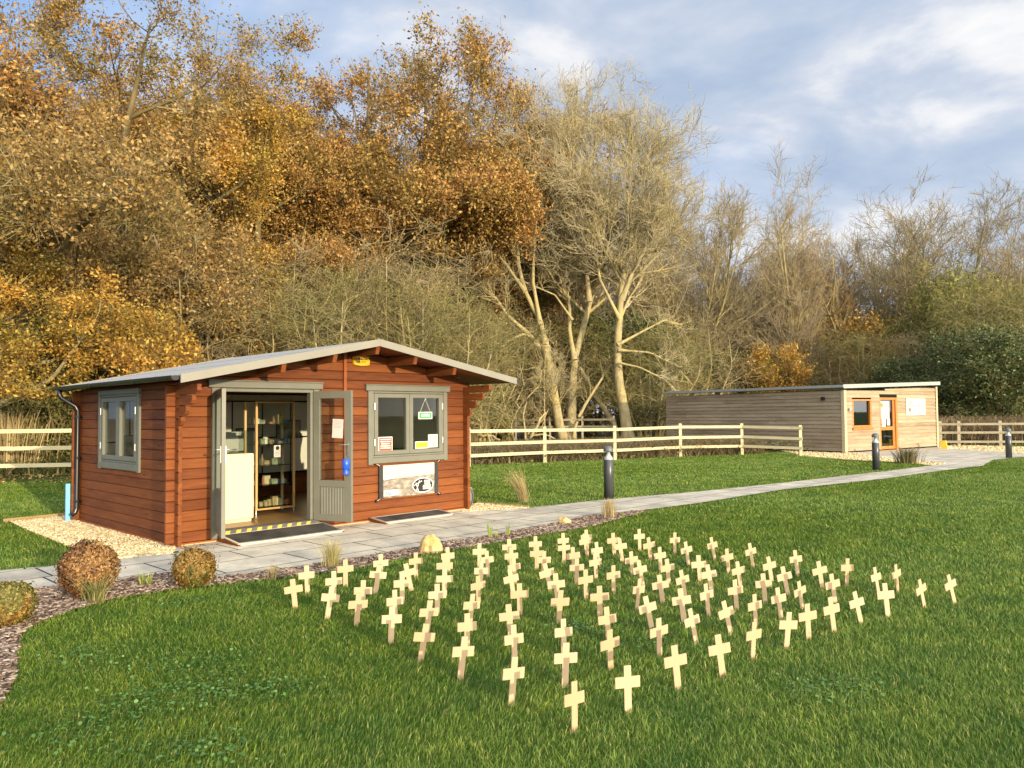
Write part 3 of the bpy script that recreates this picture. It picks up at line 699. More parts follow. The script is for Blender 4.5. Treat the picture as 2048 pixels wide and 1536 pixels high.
for si, z in enumerate((.098, .408, .688, .988, 1.278)):
    for j in range(8):
        kx = -CWD / 2 + .065 + j * .070 + rng.uniform(-.012, .012); ky = rng.uniform(.08, .26); hh = rng.uniform(.06, .20); col = ex_cols[int(rng.integers(0, 7))]; kind = int(rng.integers(0, 4))
        sh = ('bottom', 'second lowest', 'middle', 'second highest', 'top')[si]; po = ('first', 'second', 'third', 'fourth', 'fifth', 'sixth', 'seventh', 'last')[j]
        nm, lb = ex_kinds[kind]
        e = intop(empty(nm, label=f'{lb} standing {po} from the left on the cabinet {sh} shelf', cat=('mug', 'box', 'bottle', 'shell case')[kind], group='exhibits in the glass cabinet'), 1.88 + kx, 1.05 + ky, .141 + z)
        mm = simple('exhibit_' + str(cnt), col, .45, .5, .2, 20); mb = MB()
        if kind == 0: mb.lathe([(.03, 0), (.033, .005), (.034, hh * .55), (.030, hh * .55), (.028, .01)], 0, 0, 12); mb.tube([(.034, 0, hh * .45), (.055, 0, hh * .4), (.055, 0, hh * .2), (.034, 0, hh * .12)], .005, 6)
        elif kind == 1: mb.bbox(-.045, .045, -.03, .03, 0, hh * .6, .004); mb.bbox(-.047, .047, -.032, .032, hh * .6 + .001, hh * .6 + .018, .003)
        elif kind == 2: mb.lathe([(.022, 0), (.026, .006), (.026, hh * .6), (.012, hh * .78), (.010, hh), (.013, hh + .004), (.013, hh + .01)], 0, 0, 12)
        else: mb.lathe([(.020, 0), (.020, .006), (.016, .01), (.016, hh * .8), (.008, hh), (.001, hh * 1.15)], 0, 0, 12)
        fixn(mb.build(nm + '_body', mm, e, kind != 1)); cnt += 1
e = intop(empty('notice_card', label='small white notice card taped to the cabinet glass', cat='notice'), 1.90, 1.050, .141 + .80)
mb = MB(); mb.box(-.05, .06, -.002, .003, 0, .17); mb.build('card', m_paper, e)
mb = MB(); mb.lathe([(.001, -.001), (.03, -.001), (.03, .001)], 0, 0, 16); o = fixn(mb.build('emblem', m_ink, e)); o.matrix_local = Matrix.Translation((.005, -.004, .13)) @ Matrix.Rotation(pi / 2, 4, 'X')
for k in range(4):
    mb = MB(); mb.box(-.035, .045 - k % 2 * .015, -.0035, -.0021, .085 - k * .02, .090 - k * .02); mb.build('text_line', m_ink, e)
# objects seen in the front window
def thing_box(name, label, cat, x, y, z, w, d, h, mat, detail=None):
    e = intop(empty(name, label=label, cat=cat), x, y, z); mb = MB(); mb.bbox(-w / 2, w / 2, -d / 2, d / 2, 0, h, .006); mb.build('body', mat, e)
    mb = MB(); mb.bbox(-w / 2 - .01, w / 2 + .01, -d / 2 - .01, d / 2 + .01, h + .0005, h + .022, .004); mb.build('top', mat, e); return e
thing_box('side_table', 'dark side table below the front window', 'table', 3.3, .9, .141, .9, .5, .75, simple('dark_wood', (.07, .045, .025), .5))
thing_box('side_table', 'green covered table behind the right front window pane', 'table', 4.15, 1.5, .141, .5, .8, .80, simple('green_cloth', (.03, .07, .03), .9))
e = intop(empty('mannequin', label='olive uniform jacket on a stand behind the left window pane', cat='mannequin'), 3.15, 1.5, .141)
mb = MB(); mb.lathe([(.18, 0), (.18, .02), (.02, .03), (.02, .85)], 0, 0, 16); mb.build('stand', m_blackm, e)
mb = MB(); rings = []
for z, a, b_ in ((.80, .19, .13), (.95, .17, .12), (1.10, .18, .12), (1.28, .22, .12), (1.36, .20, .10), (1.42, .08, .07), (1.47, .06, .06)): rings.append([(a * cos(2 * pi * k / 16), b_ * sin(2 * pi * k / 16), z) for k in range(16)])
mb.loft(rings); mb.build('jacket', simple('olive_cloth', (.09, .09, .045), .9, .1, .2), e, True)
e = intop(empty('wooden_chair', label='pale wooden chair inside behind the side window', cat='chair'), .75, 1.5, .141, .5)
mb = MB(); mb.bbox(-.2, .2, -.2, .2, .42, .45); mb.build('seat', m_post, e)
for x in (-.18, .15):
    for y in (-.18, .15): mb = MB(); mb.bbox(x, x + .03, y, y + .03, 0, .419); mb.build('leg', m_post, e)
mb = MB(); mb.bbox(-.18, -.15, .16, .19, .451, .95).bbox(.15, .18, .16, .19, .451, .95).bbox(-.15, .15, .165, .185, .85, .93).bbox(-.15, .15, .165, .185, .6, .68); mb.build('backrest', m_post, e)
mb = MB(); mb.box(0, .03, 0, .24, .0, .42)
e = intop(empty('sheet_stack', label='white papers and green folder on the side window ledge', cat='papers'), .08, 1.25, .90)
mb = MB(); mb.bbox(0, .22, 0, .30, 0, .02).add([], []); mb.build('folder', simple('green_folder', (.03, .16, .06), .5), e); mb = MB(); mb.box(.02, .2, .33, .52, 0, .008); mb.build('paper', m_paper, e)
m_lin = simple('bounce_lining', (.74, .66, .48), .7, .2, .05, 4)  # pale panels added over the log walls to brighten the interior
for bx in ((.051, .06, .10, 1.02, .20, 1.84), (.051, .06, 2.50, CD - .15, .20, 1.84), (CW - .06, CW - .051, .10, CD - .15, .20, 1.92), (1.95, 2.7, .051, .06, .2, 1.95), (4.2, CW - .07, .051, .06, .2, 1.9), (2.75, 4.2, .051, .06, .2, .85)):
    mb = MB(); mb.box(*bx); mb.build('bounce_lining', m_lin, cab)
# white rail lines / curtain battens behind the side window
e = intop(empty('display_screen', label='white display screen with dark post behind the side window', cat='screen'), 1.9, 2.55, .141)
mb = MB(); mb.box(-.5, .5, 0, .03, .55, 1.15); mb.build('panel', m_paper, e)
for x in (-.5, .47): mb = MB(); mb.box(x, x + .03, -.01, .04, 0, 1.6); mb.build('post', m_blackm, e)

# things on and around the cabin ---------------------------------------
al = intop(empty('alarm_box', label='yellow alarm box high on the cabin gable', cat='alarm'), 2.605, -.001, 2.305)
mb = MB(); pr = [(-.135, -.055), (-.10, -.068), (0, -.078), (.10, -.068), (.135, -.055), (.140, .04), (.125, .068), (-.125, .068), (-.140, .04)]
mb.loft([[(a, 0, b) for a, b in pr], [(a, -.035, b) for a, b in pr], [(a * .93, -.05, b * .9) for a, b in pr]]); fixn(mb.build('cover', simple('alarm_yellow', (.80, .46, .02), .35, .5, .04), al))
text('lettering', 'GUARDIAN', .052, m_ink, al, (0, -.0515, .025), (1, 0, 0), (0, 0, 1), bold=.002); text('lettering', 'ALARMS', .036, m_ink, al, (0, -.0515, -.018), (1, 0, 0), (0, 0, 1))
# ramps
def ramp_obj(x0, x1, L, H, lab):
    e = intop(empty('access_ramp', label=lab, cat='ramp', group='small wooden ramps in front of the cabin'), (x0 + x1) / 2, -.075, 0); h = (x1 - x0) / 2
    mb = MB(); mb.loft([[(x, 0, .022), (x, 0, H), (x, -L, .04), (x, -L, .022)] for x in (-h, h)]); fixn(mb.build('wedge', m_log_x, e))
    n_ = .018
    def zz(y): return H + (y / L) * (H - .04)
    mb = MB()
    mb.loft([[(x, 0 + 0, zz(0) + .001), (x, 0, zz(0) + .013), (x, -L, zz(-L) + .013), (x, -L, zz(-L) + .001)] for x in (-h, -h + .03)])
    mb.loft([[(x, 0 + 0, zz(0) + .001), (x, 0, zz(0) + .013), (x, -L, zz(-L) + .013), (x, -L, zz(-L) + .001)] for x in (h - .03, h)])
    mb.loft([[(x, -L + .03, zz(-L + .03) + .001), (x, -L + .03, zz(-L + .03) + .013), (x, -L - .004, zz(-L) + .012), (x, -L - .004, .024)] for x in (-h + .0305, h - .0305)])
    mb.loft([[(x, 0, zz(0) + .001), (x, 0, zz(0) + .013), (x, -.02, zz(-.02) + .013), (x, -.02, zz(-.02) + .001)] for x in (-h + .0305, h - .0305)])
    fixn(mb.build('edge_trim', m_alu, e))
    mb = MB(); mb.loft([[(x, -.0205, zz(-.02) + .001), (x, -.0205, zz(-.02) + .009), (x, -L + .0295, zz(-L + .03) + .009), (x, -L + .0295, zz(-L + .03) + .001)] for x in (-h + .031, h - .031)])
    fixn(mb.build('rubber_mat', simple('rubber', (.05, .048, .042), .85, .2, .5, 4, bumps=.5), e))
ramp_obj(.50, 1.95, .50, .092, 'wooden access ramp with black rubber mat at the open doors')
ramp_obj(2.72, 3.98, .36, .075, 'spare wooden ramp with black mat below the banner')
# banner
bn = intop(empty('banner', label='printed banner with oval museum logo tied under the front window', cat='banner'), 3.46, -.030, .565)
BW, BH = .545, .235
m, t, b = base_mat('banner_print', .55, .3)
tc = N(t, 'ShaderNodeTexCoord'); sp = N(t, 'ShaderNodeSeparateXYZ'); t.links.new(tc.outputs['Object'], sp.inputs[0])
n = tex(t, (1, 1, 2.2), s=9, detail=7); hz = mth(t, 'ADD', sp.outputs[2], mth(t, 'MULTIPLY', sp.outputs[0], -.03))
sky_m = ramp(t, mth(t, 'ADD', mth(t, 'MULTIPLY', hz, 10), .5), [(.93, (0, 0, 0)), (1.0, (1, 1, 1))])
gnd = ramp(t, n.outputs[0], [(.3, (.12, .105, .085)), (.5, (.25, .22, .18)), (.7, (.44, .40, .33))])
t.links.new(mixc(t, sky_m, gnd, (.55, .50, .42)), b.inputs['Base Color'])
mb = MB(); mb.box(-BW + .06, BW - .06, 0, .004, -BH, BH); mb.build('print', m, bn)
mb = MB(); mb.bbox(-BW - .01, -BW + .059, -.006, .012, -BH - .01, BH + .004, .003).bbox(BW - .059, BW + .01, -.006, .012, -BH - .004, BH + .01, .003); mb.build('sleeve', simple('banner_black', (.035, .035, .033), .4, .5, .2), bn)
for x, z in ((-BW - .05, BH + .03), (BW + .05, BH + .03), (-BW - .04, -BH - .03), (BW + .05, -BH - .02)):
    mb = MB(); mb.bbox(x - .022, x + .022, .006, .028, z - .02, z + .02, .003); o = mb.build('bungee_clip', m_blackm, bn)
    sx = 1 if x > 0 else -1; mb = MB(); mb.tube([(x, .004, z), (x - sx * .05, -.004, z - (1 if z > 0 else -1) * .03)], .004, 6); mb.build('cord', m_paper, o)
# parked aircraft in the printed picture, low relief
m_lt = simple('print_light', (.70, .66, .56), .6, .2); m_dk = simple('print_dark', (.10, .09, .07), .6, .2)
for x, z, s in ((-.36, .045, 1.0), (-.20, .075, .7), (-.08, .10, .45)):
    mb = MB(); mb.add([(x - .10 * s, -.0012, z - .02 * s), (x + .09 * s, -.0012, z + .0 * s), (x + .10 * s, -.0012, z + .05 * s), (x + .065 * s, -.0012, z + .02 * s), (x - .03 * s, -.0012, z + .025 * s), (x - .08 * s, -.0012, z + .01 * s)], [(0, 1, 2, 3, 4, 5)]); mb.build('printed_plane', m_lt, bn)
    mb = MB(); mb.add([(x - .08 * s, -.0010, z - .032 * s), (x + .11 * s, -.0010, z - .018 * s), (x + .11 * s, -.0010, z - .008 * s), (x - .08 * s, -.0010, z - .022 * s)], [(0, 1, 2, 3)]); mb.build('printed_shadow', m_dk, bn)
def oval(cx, cz, rx, rz, y, mat, name, par):
    mb = MB(); mb.add([(cx + rx * cos(2 * pi * k / 40), y, cz + rz * sin(2 * pi * k / 40)) for k in range(40)], [tuple(range(40))]); return mb.build(name, mat, par)
ox, oz = .255, -.095
lg = oval(ox, oz, .212, .122, -.0015, m_ink, 'logo', bn); oval(ox, oz, .206, .116, -.0025, m_whiteink, 'logo_ring', lg); oval(ox, oz, .190, .101, -.0035, m_ink, 'logo_field', lg)
def bar(x0, z0, x1, z1, w, y, mat, name, par):
    d = Vector((x1 - x0, 0, z1 - z0)).normalized(); p = Vector((-d.z, 0, d.x)) * w / 2
    mb = MB(); mb.add([(x0 + p.x, y, z0 + p.z), (x0 - p.x, y, z0 - p.z), (x1 - p.x, y, z1 - p.z), (x1 + p.x, y, z1 + p.z)], [(0, 1, 2, 3)]); return mb.build(name, mat, par)
bar(ox - .178, oz + .0, ox - .02, oz + .066, .011, -.0045, m_whiteink, 'logo_runway', lg)
bar(ox - .138, oz + .045, ox - .088, oz - .085, .011, -.0047, m_whiteink, 'logo_runway', lg)
bar(ox - .068, oz + .072, ox - .125, oz - .072, .011, -.0049, m_whiteink, 'logo_runway', lg)
for k, wd in enumerate(('KINGS', 'CLIFFE', 'AIRFIELD', 'MUSEUM')):
    text('lettering', wd, .040, m_whiteink, bn, (ox + .075 - (0 if k > 1 else -.005), -.0050, oz + .058 - k * .037), (1, 0, 0), (0, 0, 1), bold=.0016)
mb = MB(); mb.box(-.47, -.20, -.003, -.001, -.205, -.125); cd_ = mb.build('label_card', m_whiteink, bn)
mb = MB(); mb.box(-.395, -.345, -.0040, -.0031, -.195, -.140); mb.build('blue_icon', simple('icon_blue', (.05, .14, .40), .5), cd_); text('icon_letter', 'f', .05, m_whiteink, cd_, (-.37, -.0052, -.168), (1, 0, 0), (0, 0, 1), bold=.002)
mb = MB(); mb.box(-.455, -.405, -.0040, -.0031, -.195, -.140); mb.build('icon', simple('icon_tan', (.50, .36, .22), .5), cd_)
for k in range(2): mb = MB(); mb.box(-.33, -.22, -.0040, -.0031, -.160 - k * .022, -.153 - k * .022); mb.build('text_line', simple('pale_ink', (.45, .42, .36), .6), cd_)
# open sign & notices (face outwards, hung inside the glass)
os_ = intop(empty('open_sign', label='green open sign hanging on a cord in the right window pane', cat='sign'), 3.80, .004, 1.52)
mb = MB(); mb.bbox(-.135, .135, -.0, .006, -.055, .055, .002); mb.build('board', m_whiteink, os_); mb = MB(); mb.box(-.120, .120, -.002, -.0005, -.043, .043); mb.build('green_field', simple('sign_green', (.05, .42, .12), .5), os_)
text('lettering', 'OPEN', .062, m_whiteink, os_, (0, -.0035, -.001), (1, 0, 0), (0, 0, 1), bold=.0025)
mb = MB(); mb.tube([(-.10, .003, .055), (0, .003, .25)], .003, 6); mb.tube([(.10, .003, .055), (0, .003, .25)], .003, 6); mb.build('cord', m_paper, os_)
mb = MB(); mb.tube([(0, -.003, .25), (0, .006, .25)], .012, 10); mb.build('hook', m_metal, os_)
def notice(x, z, w, h, y, mat, label, lines, linemat, rot=0.0, top=.82, border=None):
    e = intop(empty('notice', label=label, cat='notice', group='paper notices stuck to the glass'), x, y, z); e.matrix_world = e.matrix_world @ Matrix.Rotation(rot, 4, 'Y')
    mb = MB(); mb.box(-w / 2, w / 2, -.0015, 0, -h / 2, h / 2); mb.build('sheet', mat if not border else border, e)
    if border: mb = MB(); mb.box(-w / 2 + .012, w / 2 - .012, -.0027, -.0016, -h / 2 + .012, h / 2 - .012); mb.build('colour_field', mat, e)
    for k in range(lines):
        hw = w * (.36 - .05 * (k % 3 == 2)); zz = h * (top - .5) - k * h * .74 / max(lines, 1); mb = MB(); mb.box(-hw, hw, -.0040, -.0028, zz - h * .022 - .002, zz + h * .022 + .002); mb.build('text_line', linemat, e)
    return e
m_palei = simple('faint_ink', (.36, .34, .32), .7, .2); m_red = simple('notice_red', (.62, .085, .05), .6, .2)
notice(3.03, 1.11, .25, .21, -.016, m_red, 'red notice with white text low in the left window pane', 5, m_whiteink, border=m_whiteink)
e = notice(3.71, 1.075, .26, .105, -.016, simple('notice_yellow', (.80, .72, .04), .6, .2), 'yellow warning sticker low in the right window pane', 2, simple('dark_yellow_ink', (.35, .30, .02), .6), border=m_whiteink)
notice(3.93, 1.13, .19, .20, -.015, m_paper, 'white price list low in the right corner of the window', 5, m_palei)
# notice on right door glass (in the leaf frame)
def on_leaf(f, a, t_, z, name, label, cat):
    p0 = Vector(f(a, t_, z)); dx = (Vector(f(a + 1, t_, z)) - p0).normalized(); dz = Vector((0, 0, 1)); dy = dz.cross(dx)
    e = empty(name, label=label, cat=cat); e.matrix_world = cab_m() @ Matrix(((dx.x, dy.x, 0, p0.x), (dx.y, dy.y, 0, p0.y), (0, 0, 1, p0.z), (0, 0, 0, 1))); return e, (dy.dot(Vector(f(a, t_ + 1, z)) - p0))
e, sgn = on_leaf(fR, .385, .014, 1.36, 'notice', 'white paper notice taped to the glass of the right door leaf', 'notice')
yy = -.004
mb = MB(); mb.box(-.085, .085, yy, yy + .0015, -.125, .125); mb.build('sheet', m_paper, e)
for k in range(6): mb = MB(); mb.box(-.065, .065 - .02 * (k % 2), yy - .0014, yy - .0002, .10 - k * .018, .104 - k * .018); mb.build('text_line', m_palei, e)
e.matrix_world = e.matrix_world @ Matrix.Rotation(radians(3), 4, 'Y')
bt, sgn = on_leaf(fR, .553, -.045, .76, 'drinks_holder', 'bright blue plastic cup holder fixed below the door handle', 'cup holder')
mb = MB(); mb.lathe([(.046, .0), (.048, .004), (.040, .04), (.030, .062), (.036, .07), (.049, .085), (.049, .195), (.043, .20)], 0, 0, 20); fixn(mb.build('cup', simple('blue_plastic', (.015, .09, .62), .3, .5, .05), bt, True))
mb = MB(); mb.box(-.02, .02, .042, .047, .05, .17); mb.build('bracket', m_black, bt)
# wheel, blue pipe, edging boards
wh = intop(empty('cart_wheel', label='grey metal trolley wheel leaning behind the cabin corner', cat='wheel'), CW + .17, .16, .012, .25)
mb = MB(); R_ = .165; rings = []
for a, r in ((-.035, R_ * .82), (-.035, R_ * .97), (-.02, R_), (.02, R_), (.035, R_ * .97), (.035, R_ * .82)): rings.append([(r * cos(2 * pi * k / 32), a, R_ + r * sin(2 * pi * k / 32)) for k in range(32)])
mb.loft(rings, caps=False); fixn(mb.build('tyre', simple('grey_rubber', (.16, .15, .13), .8), wh, True))
mb = MB(); rings = []
for a, r in ((-.022, .001), (-.024, R_ * .82), (.024, R_ * .82), (.022, .001)): rings.append([(r * cos(2 * pi * k / 32), a, R_ + r * sin(2 * pi * k / 32)) for k in range(32)])
mb.loft(rings, caps=False); fixn(mb.build('disc', simple('galvanised', (.30, .29, .26), .5, .4, .15), wh, True))
mb = MB(); mb.tube([(0, -.04, R_), (-.03, -.045, R_ + .09), (-.06, -.045, R_ + .19)], .013, 8); mb.build('fork', m_metal, wh)
mb = MB(); mb.loft([[(x, y_, z) for x, z in ((-.09, .345), (.06, .325), (.10, .29), (.098, .282), (.058, .315), (-.09, .335))] for y_ in (-.05, .05)]); fixn(mb.build('mudguard', simple('guard', (.35, .35, .28), .6), wh))
e = intop(empty('plastic_trim', label='light blue plastic angle trim behind the downpipe', cat='trim'), -.10, CD + .03, .01)
m_lb = simple('light_blue', (.20, .52, .80), .5, .3, .05)
mb = MB(); mb.bbox(-.055, .0, 0, .03, 0, .56, .003); mb.build('upright', m_lb, e); mb = MB(); mb.bbox(.001, .17, 0, .03, .0, .07, .003); mb.build('foot_piece', m_lb, e)
def board(p0, p1, h, t_, label):
    p0 = np.array(p0); p1 = np.array(p1); d = p1 - p0; L = np.linalg.norm(d); e = empty('edging_board', (p0[0], p0[1], 0), atan2(d[1], d[0]), label, 'edging board', 'timber boards edging the gravel')
    mb = MB(); mb.bbox(0, L, -t_ / 2, t_ / 2, -.02, h, .004); mb.build('plank', m_edging, e)
    for a in np.linspace(.15, L - .15, 3): mb = MB(); mb.bbox(a - .02, a + .02, t_ / 2 + .001, t_ / 2 + .03, -.02, h - .01, .003); mb.build('peg', m_edging, e)
board(G(6, 1046)[:2], G(134, 1033)[:2], .06, .03, 'pale timber edging board along the gravel left of the cabin')
board(G(958, 1009)[:2], G(1057, 1018)[:2], .05, .03, 'thin timber edging board by the gravel right of the cabin')

# ================================================================ SECOND BUILDING
b2 = empty('timber_building', tuple(D0), B2_ROT, 'long flat-roofed building clad in weathered timber boards', 'building')
BWD, BLN = 6.50, 8.7
def top2(s): return 2.36 + (2.57 - 2.36) * s / BWD
m_clad_x = wood('larch_cladding', (.22, .16, .10), (.33, .255, .165), (.42, .34, .23), grain=(1, 9, 9), rough=.85, island=.22, kn=(.16, .08, .03), s=2)
m_clad_y = wood('larch_cladding_side', (.22, .165, .105), (.33, .26, .17), (.44, .355, .245), grain=(9, 1, 9), rough=.85, island=.18, kn=(.10, .06, .03), s=2)
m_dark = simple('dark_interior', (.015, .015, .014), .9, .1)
m_ora = wood('orange_joinery', (.36, .13, .028), (.46, .18, .042), (.54, .23, .06), grain=(6, 6, 2), rough=.45, island=.15, knots=False)
D2 = (2.30, 3.52, 0.03, 2.02); W2 = (.50, 1.74, .92, 1.95)
def clad(mb, a0, a1, topf, openings, jitter=2.4):
    z = .06; r = random.Random(3)
    while z < 2.62:
        z1 = z + .138
        cuts = sorted([(o[0], o[1]) for o in openings if o[2] < z1 - .02 and o[3] > z + .02]); c = a0; segs = []
        for x0, x1 in cuts: segs.append((c, x0)); c = x1
        segs.append((c, a1))
        for x0, x1 in segs:
            x = x0
            while x < x1 - .02:
                L = r.uniform(1.6, 4.2); xe = min(x + L, x1)
                if x1 - xe < .5: xe = x1
                za, zb = z + .014, z1
                lim0, lim1 = topf(x) - .10, topf(xe) - .10
                if min(lim0, lim1) > z + .02:
                    t0, t1 = min(z1 + .012, lim0), min(z1 + .012, lim1)
                    mb.loft([[(x + .002, -.036, za), (x + .002, -.012, t0), (x + .002, .0, t0), (x + .002, .0, za)], [(xe - .002, -.036, za), (xe - .002, -.012, t1), (xe - .002, 0, t1), (xe - .002, 0, za)]])
                x = xe
        z = z1
mb = MB(); clad(mb, .09, BWD - .09, top2, [D2, W2]); fixn(mb.build('front_cladding', m_clad_x, b2))
mb = MB(lambda a, d, z: (d, a, z)); clad(mb, .05, BLN, lambda a: 2.36, []); fixn(mb.build('side_cladding', m_clad_y, b2))
mb = MB(lambda a, d, z: (BWD - d, a, z)); clad(mb, .05, BLN, lambda a: 2.57, []); fixn(mb.build('side_cladding', m_clad_y, b2))
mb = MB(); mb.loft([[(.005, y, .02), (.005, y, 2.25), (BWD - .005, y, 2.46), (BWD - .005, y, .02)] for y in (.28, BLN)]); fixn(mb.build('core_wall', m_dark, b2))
mb = MB()
for o in (D2, W2): pass
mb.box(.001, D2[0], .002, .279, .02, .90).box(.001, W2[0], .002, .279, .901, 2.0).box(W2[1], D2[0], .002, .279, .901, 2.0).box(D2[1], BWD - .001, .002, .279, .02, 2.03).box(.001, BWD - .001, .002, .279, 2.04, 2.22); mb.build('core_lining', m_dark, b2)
m_corner = wood('pale_corner_board', (.42, .33, .19), (.50, .41, .25), (.56, .47, .30), grain=(9, 9, 1.5), knots=False)
mb = MB(); mb.bbox(-.04, .085, -.055, -.037, .03, 2.27).bbox(-.055, -.041, -.055, .07, .03, 2.27); mb.build('corner_board', m_corner, b2)
mb = MB(); mb.bbox(BWD - .085, BWD + .04, -.055, -.037, .03, 2.47); mb.build('corner_board', m_corner, b2)
m_roof2 = simple('roof_trim_grey', (.33, .35, .33), .5, .4, .06)
mb = MB(); mb.loft([[(-.14, y, 2.35), (-.14, y, 2.46), (BWD + .14, y, 2.67), (BWD + .14, y, 2.56)] for y in (-.10, BLN + .1)]); fixn(mb.build('roof', m_roof2, b2))
mb = MB(); mb.loft([[(-.16, y, 2.335), (-.16, y, 2.475), (BWD + .15, y, 2.685), (BWD + .15, y, 2.545)] for y in (-.125, -.101)]); fixn(mb.build('roof_edge', m_roof2, b2))
mb = MB(); mb.box(-.20, -.141, -.12, BLN, 2.37, 2.465); mb.build('gutter', m_roof2, b2)
def f2(a, o, z): return (a, -o, z)
mb = MB(f2); a0, a1, z0, z1 = W2
mb.bbox(a0, a1, -.12, .035, z0 - .0, z0 + .07).bbox(a0, a0 + .06, -.12, .03, z0 + .071, z1 - .061).bbox(a1 - .10, a1, -.12, .03, z0 + .071, z1 - .061).bbox(a0, a1, -.12, .03, z1 - .06, z1).bbox(a0 - .04, a1 + .03, .0305, .07, z0 - .09, z0 - .002)
w2 = mb.build('window', m_ora, b2); mb = MB(f2); mb.box(a0 + .06, a1 - .10, -.05, -.04, z0 + .07, z1 - .06); mb.build('pane', m_glass2, w2)
mb = MB(f2); mb.box(a0 + .07, a1 - .12, -.10, -.095, z1 - .17, z1 - .062); mb.build('blind', simple('blind_green', (.42, .46, .34), .8), w2)
mb = MB(f2); a0, a1, z0, z1 = D2
mb.bbox(a0, a0 + .07, -.12, .02, z0, z1).bbox(a1 - .12, a1, -.12, .03, z0, z1).bbox(a0 + .071, a1 - .121, -.12, .02, z1 - .09, z1)
mb.bbox(a0 + .072, a0 + .12, -.10, -.02, z0 + .03, z1 - .091).bbox(a1 - .26, a1 - .122, -.10, -.02, z0 + .03, z1 - .091).bbox(a0 + .121, a1 - .261, -.10, -.02, .78, .92).bbox(a0 + .121, a1 - .261, -.10, -.02, z0 + .03, z0 + .15)
d2 = mb.build('door', m_ora, b2)
mb = MB(f2); mb.box(a0 + .12, a1 - .26, -.065, -.055, z0 + .15, .78).box(a0 + .12, a1 - .26, -.065, -.055, .92, z1 - .09); mb.build('pane', m_glass2, d2)
mb = MB(f2); mb.bbox(a0 - .02, a1 + .02, -.12, .06, .006, z0 - .001); mb.build('sill', m_ora, d2); mb = MB(f2); mb.tube([(a0 + .10, -.0, 1.0), (a0 + .10, .03, 1.0), (a0 + .2, .03, 1.0)], .01, 6); mb.build('handle', m_metal, d2)
mb = MB(lambda a, d, z: (d, a, z)); mb.bbox(.72, .84, -.11, -.025, 1.93, 2.05); mb.build('wall_lamp', m_blackm, b2)
mb = MB(f2); mb.bbox(.22, .28, .026, .09, 1.52, 1.64).bbox(.33, .42, .026, .05, 1.54, 1.62); mb.build('key_safe', simple('keysafe', (.36, .36, .28), .5), b2)
def inb2(e, x, y, z, rz=0.0): e.matrix_world = Matrix.Translation(Vector(D0)) @ Matrix.Rotation(B2_ROT, 4, 'Z') @ Matrix.Translation((x, y, z)) @ Matrix.Rotation(rz, 4, 'Z'); return e
sg = inb2(empty('wall_sign', label='cream sign with leaf and acorn emblem on the timber building', cat='sign'), 4.85, -.03, 1.66)
mb = MB(); mb.bbox(-.72, .72, -.02, 0, -.33, .33, .003); mb.build('board', simple('sign_cream', (.60, .58, .46), .5, .3, .02), sg)
m_sgg = simple('sign_green_grey', (.16, .18, .12), .7); m_sgb = simple('sign_brown', (.20, .15, .09), .7); m_pale = simple('sign_pale_ink', (.42, .46, .32), .7)
mb = MB()
for x, z, a, L in ((-.56, .05, .8, .11), (-.46, .10, 1.15, .16), (-.35, .19, 1.9, .20)):
    d = (cos(a) * L, sin(a) * L); p = (-sin(a) * L * .22, cos(a) * L * .22); mb.add([(x - d[0] / 2, -.0215, z - d[1] / 2), (x + p[0], -.0215, z + p[1]), (x + d[0] / 2, -.0215, z + d[1] / 2), (x - p[0], -.0215, z - p[1])], [(0, 1, 2, 3)])
mb.build('leaf_emblem', m_sgg, sg)
mb = MB(); mb.add([(-.58, -.0215, -.08), (-.52, -.0215, -.04), (-.42, -.0215, -.04), (-.37, -.0215, -.07), (-.38, -.0215, -.15), (-.43, -.0215, -.22), (-.45, -.0215, -.25), (-.48, -.0215, -.20), (-.55, -.0215, -.14)], [tuple(range(9))]); mb.build('acorn_emblem', m_sgb, sg)
text('lettering', 'A Little Acorns', .145, m_pale, sg, (.17, -.0222, .04), (1, 0, 0), (0, 0, 1), bold=.002)
mb = MB(); mb.box(.0, .44, -.0222, -.0205, -.085, -.065); mb.build('text_line', m_pale, sg)
def notice2(x, z, w, h, label, art, lines):
    e = inb2(empty('notice', label=label, cat='notice', group='notices on the timber building door'), x, .012, z)
    mb = MB(); mb.box(-w / 2, w / 2, -.003, 0, -h / 2, h / 2); mb.build('sheet', simple('pale_poster', (.50, .45, .43), .6) if art else m_paper, e)
    if art:
        mb = MB(); mb.box(-w * .45, w * .45, -.0045, -.0031, h * .17, h * .45); mb.build('printed_art', simple('poster_art', (.42, .44, .40), .6, .2, .5, 14), e)
        mb = MB(); mb.box(-w * .43, -w * .2, -.0060, -.0046, h * .18, h * .38); mb.build('printed_art', simple('poster_orange', (.60, .20, .06), .6), e)
    for k in range(lines): mb = MB(); mb.box(-w * .4, w * (.4 - .1 * (k % 2)), -.0045, -.0031, h * (.1 if art else .35) - k * h * .1, h * (.1 if art else .35) - k * h * .1 + .014); mb.build('text_line', m_palei, e)
notice2(2.70, 1.55, .64, .66, 'large printed poster on the upper door glass of the timber building', True, 5)
notice2(2.60, 1.08, .28, .34, 'white sheet below the poster, left on the door glass', False, 4)
notice2(2.93, 1.09, .22, .26, 'smaller white sheet below the poster, right on the door glass', False, 3)
yb_ = G(1888, 899); e = empty('yellow_ramp_wedge', tuple(yb_), B2_ROT + .2, 'yellow plastic wedge leaning at the corner of the timber building', 'wedge')
m_yl = simple('yellow_plastic', (.80, .52, .06), .5, .3, .05)
mb = MB(); mb.loft([[(-.13, y, .34), (-.03, y, .35), (.16, y, .02), (.05, y, .0)] for y in (-.10, .10)]); fixn(mb.build('panel', m_yl, e)); mb = MB(); mb.bbox(-.125, -.10, -.08, .08, 0, .33); mb.build('foot', m_yl, e)

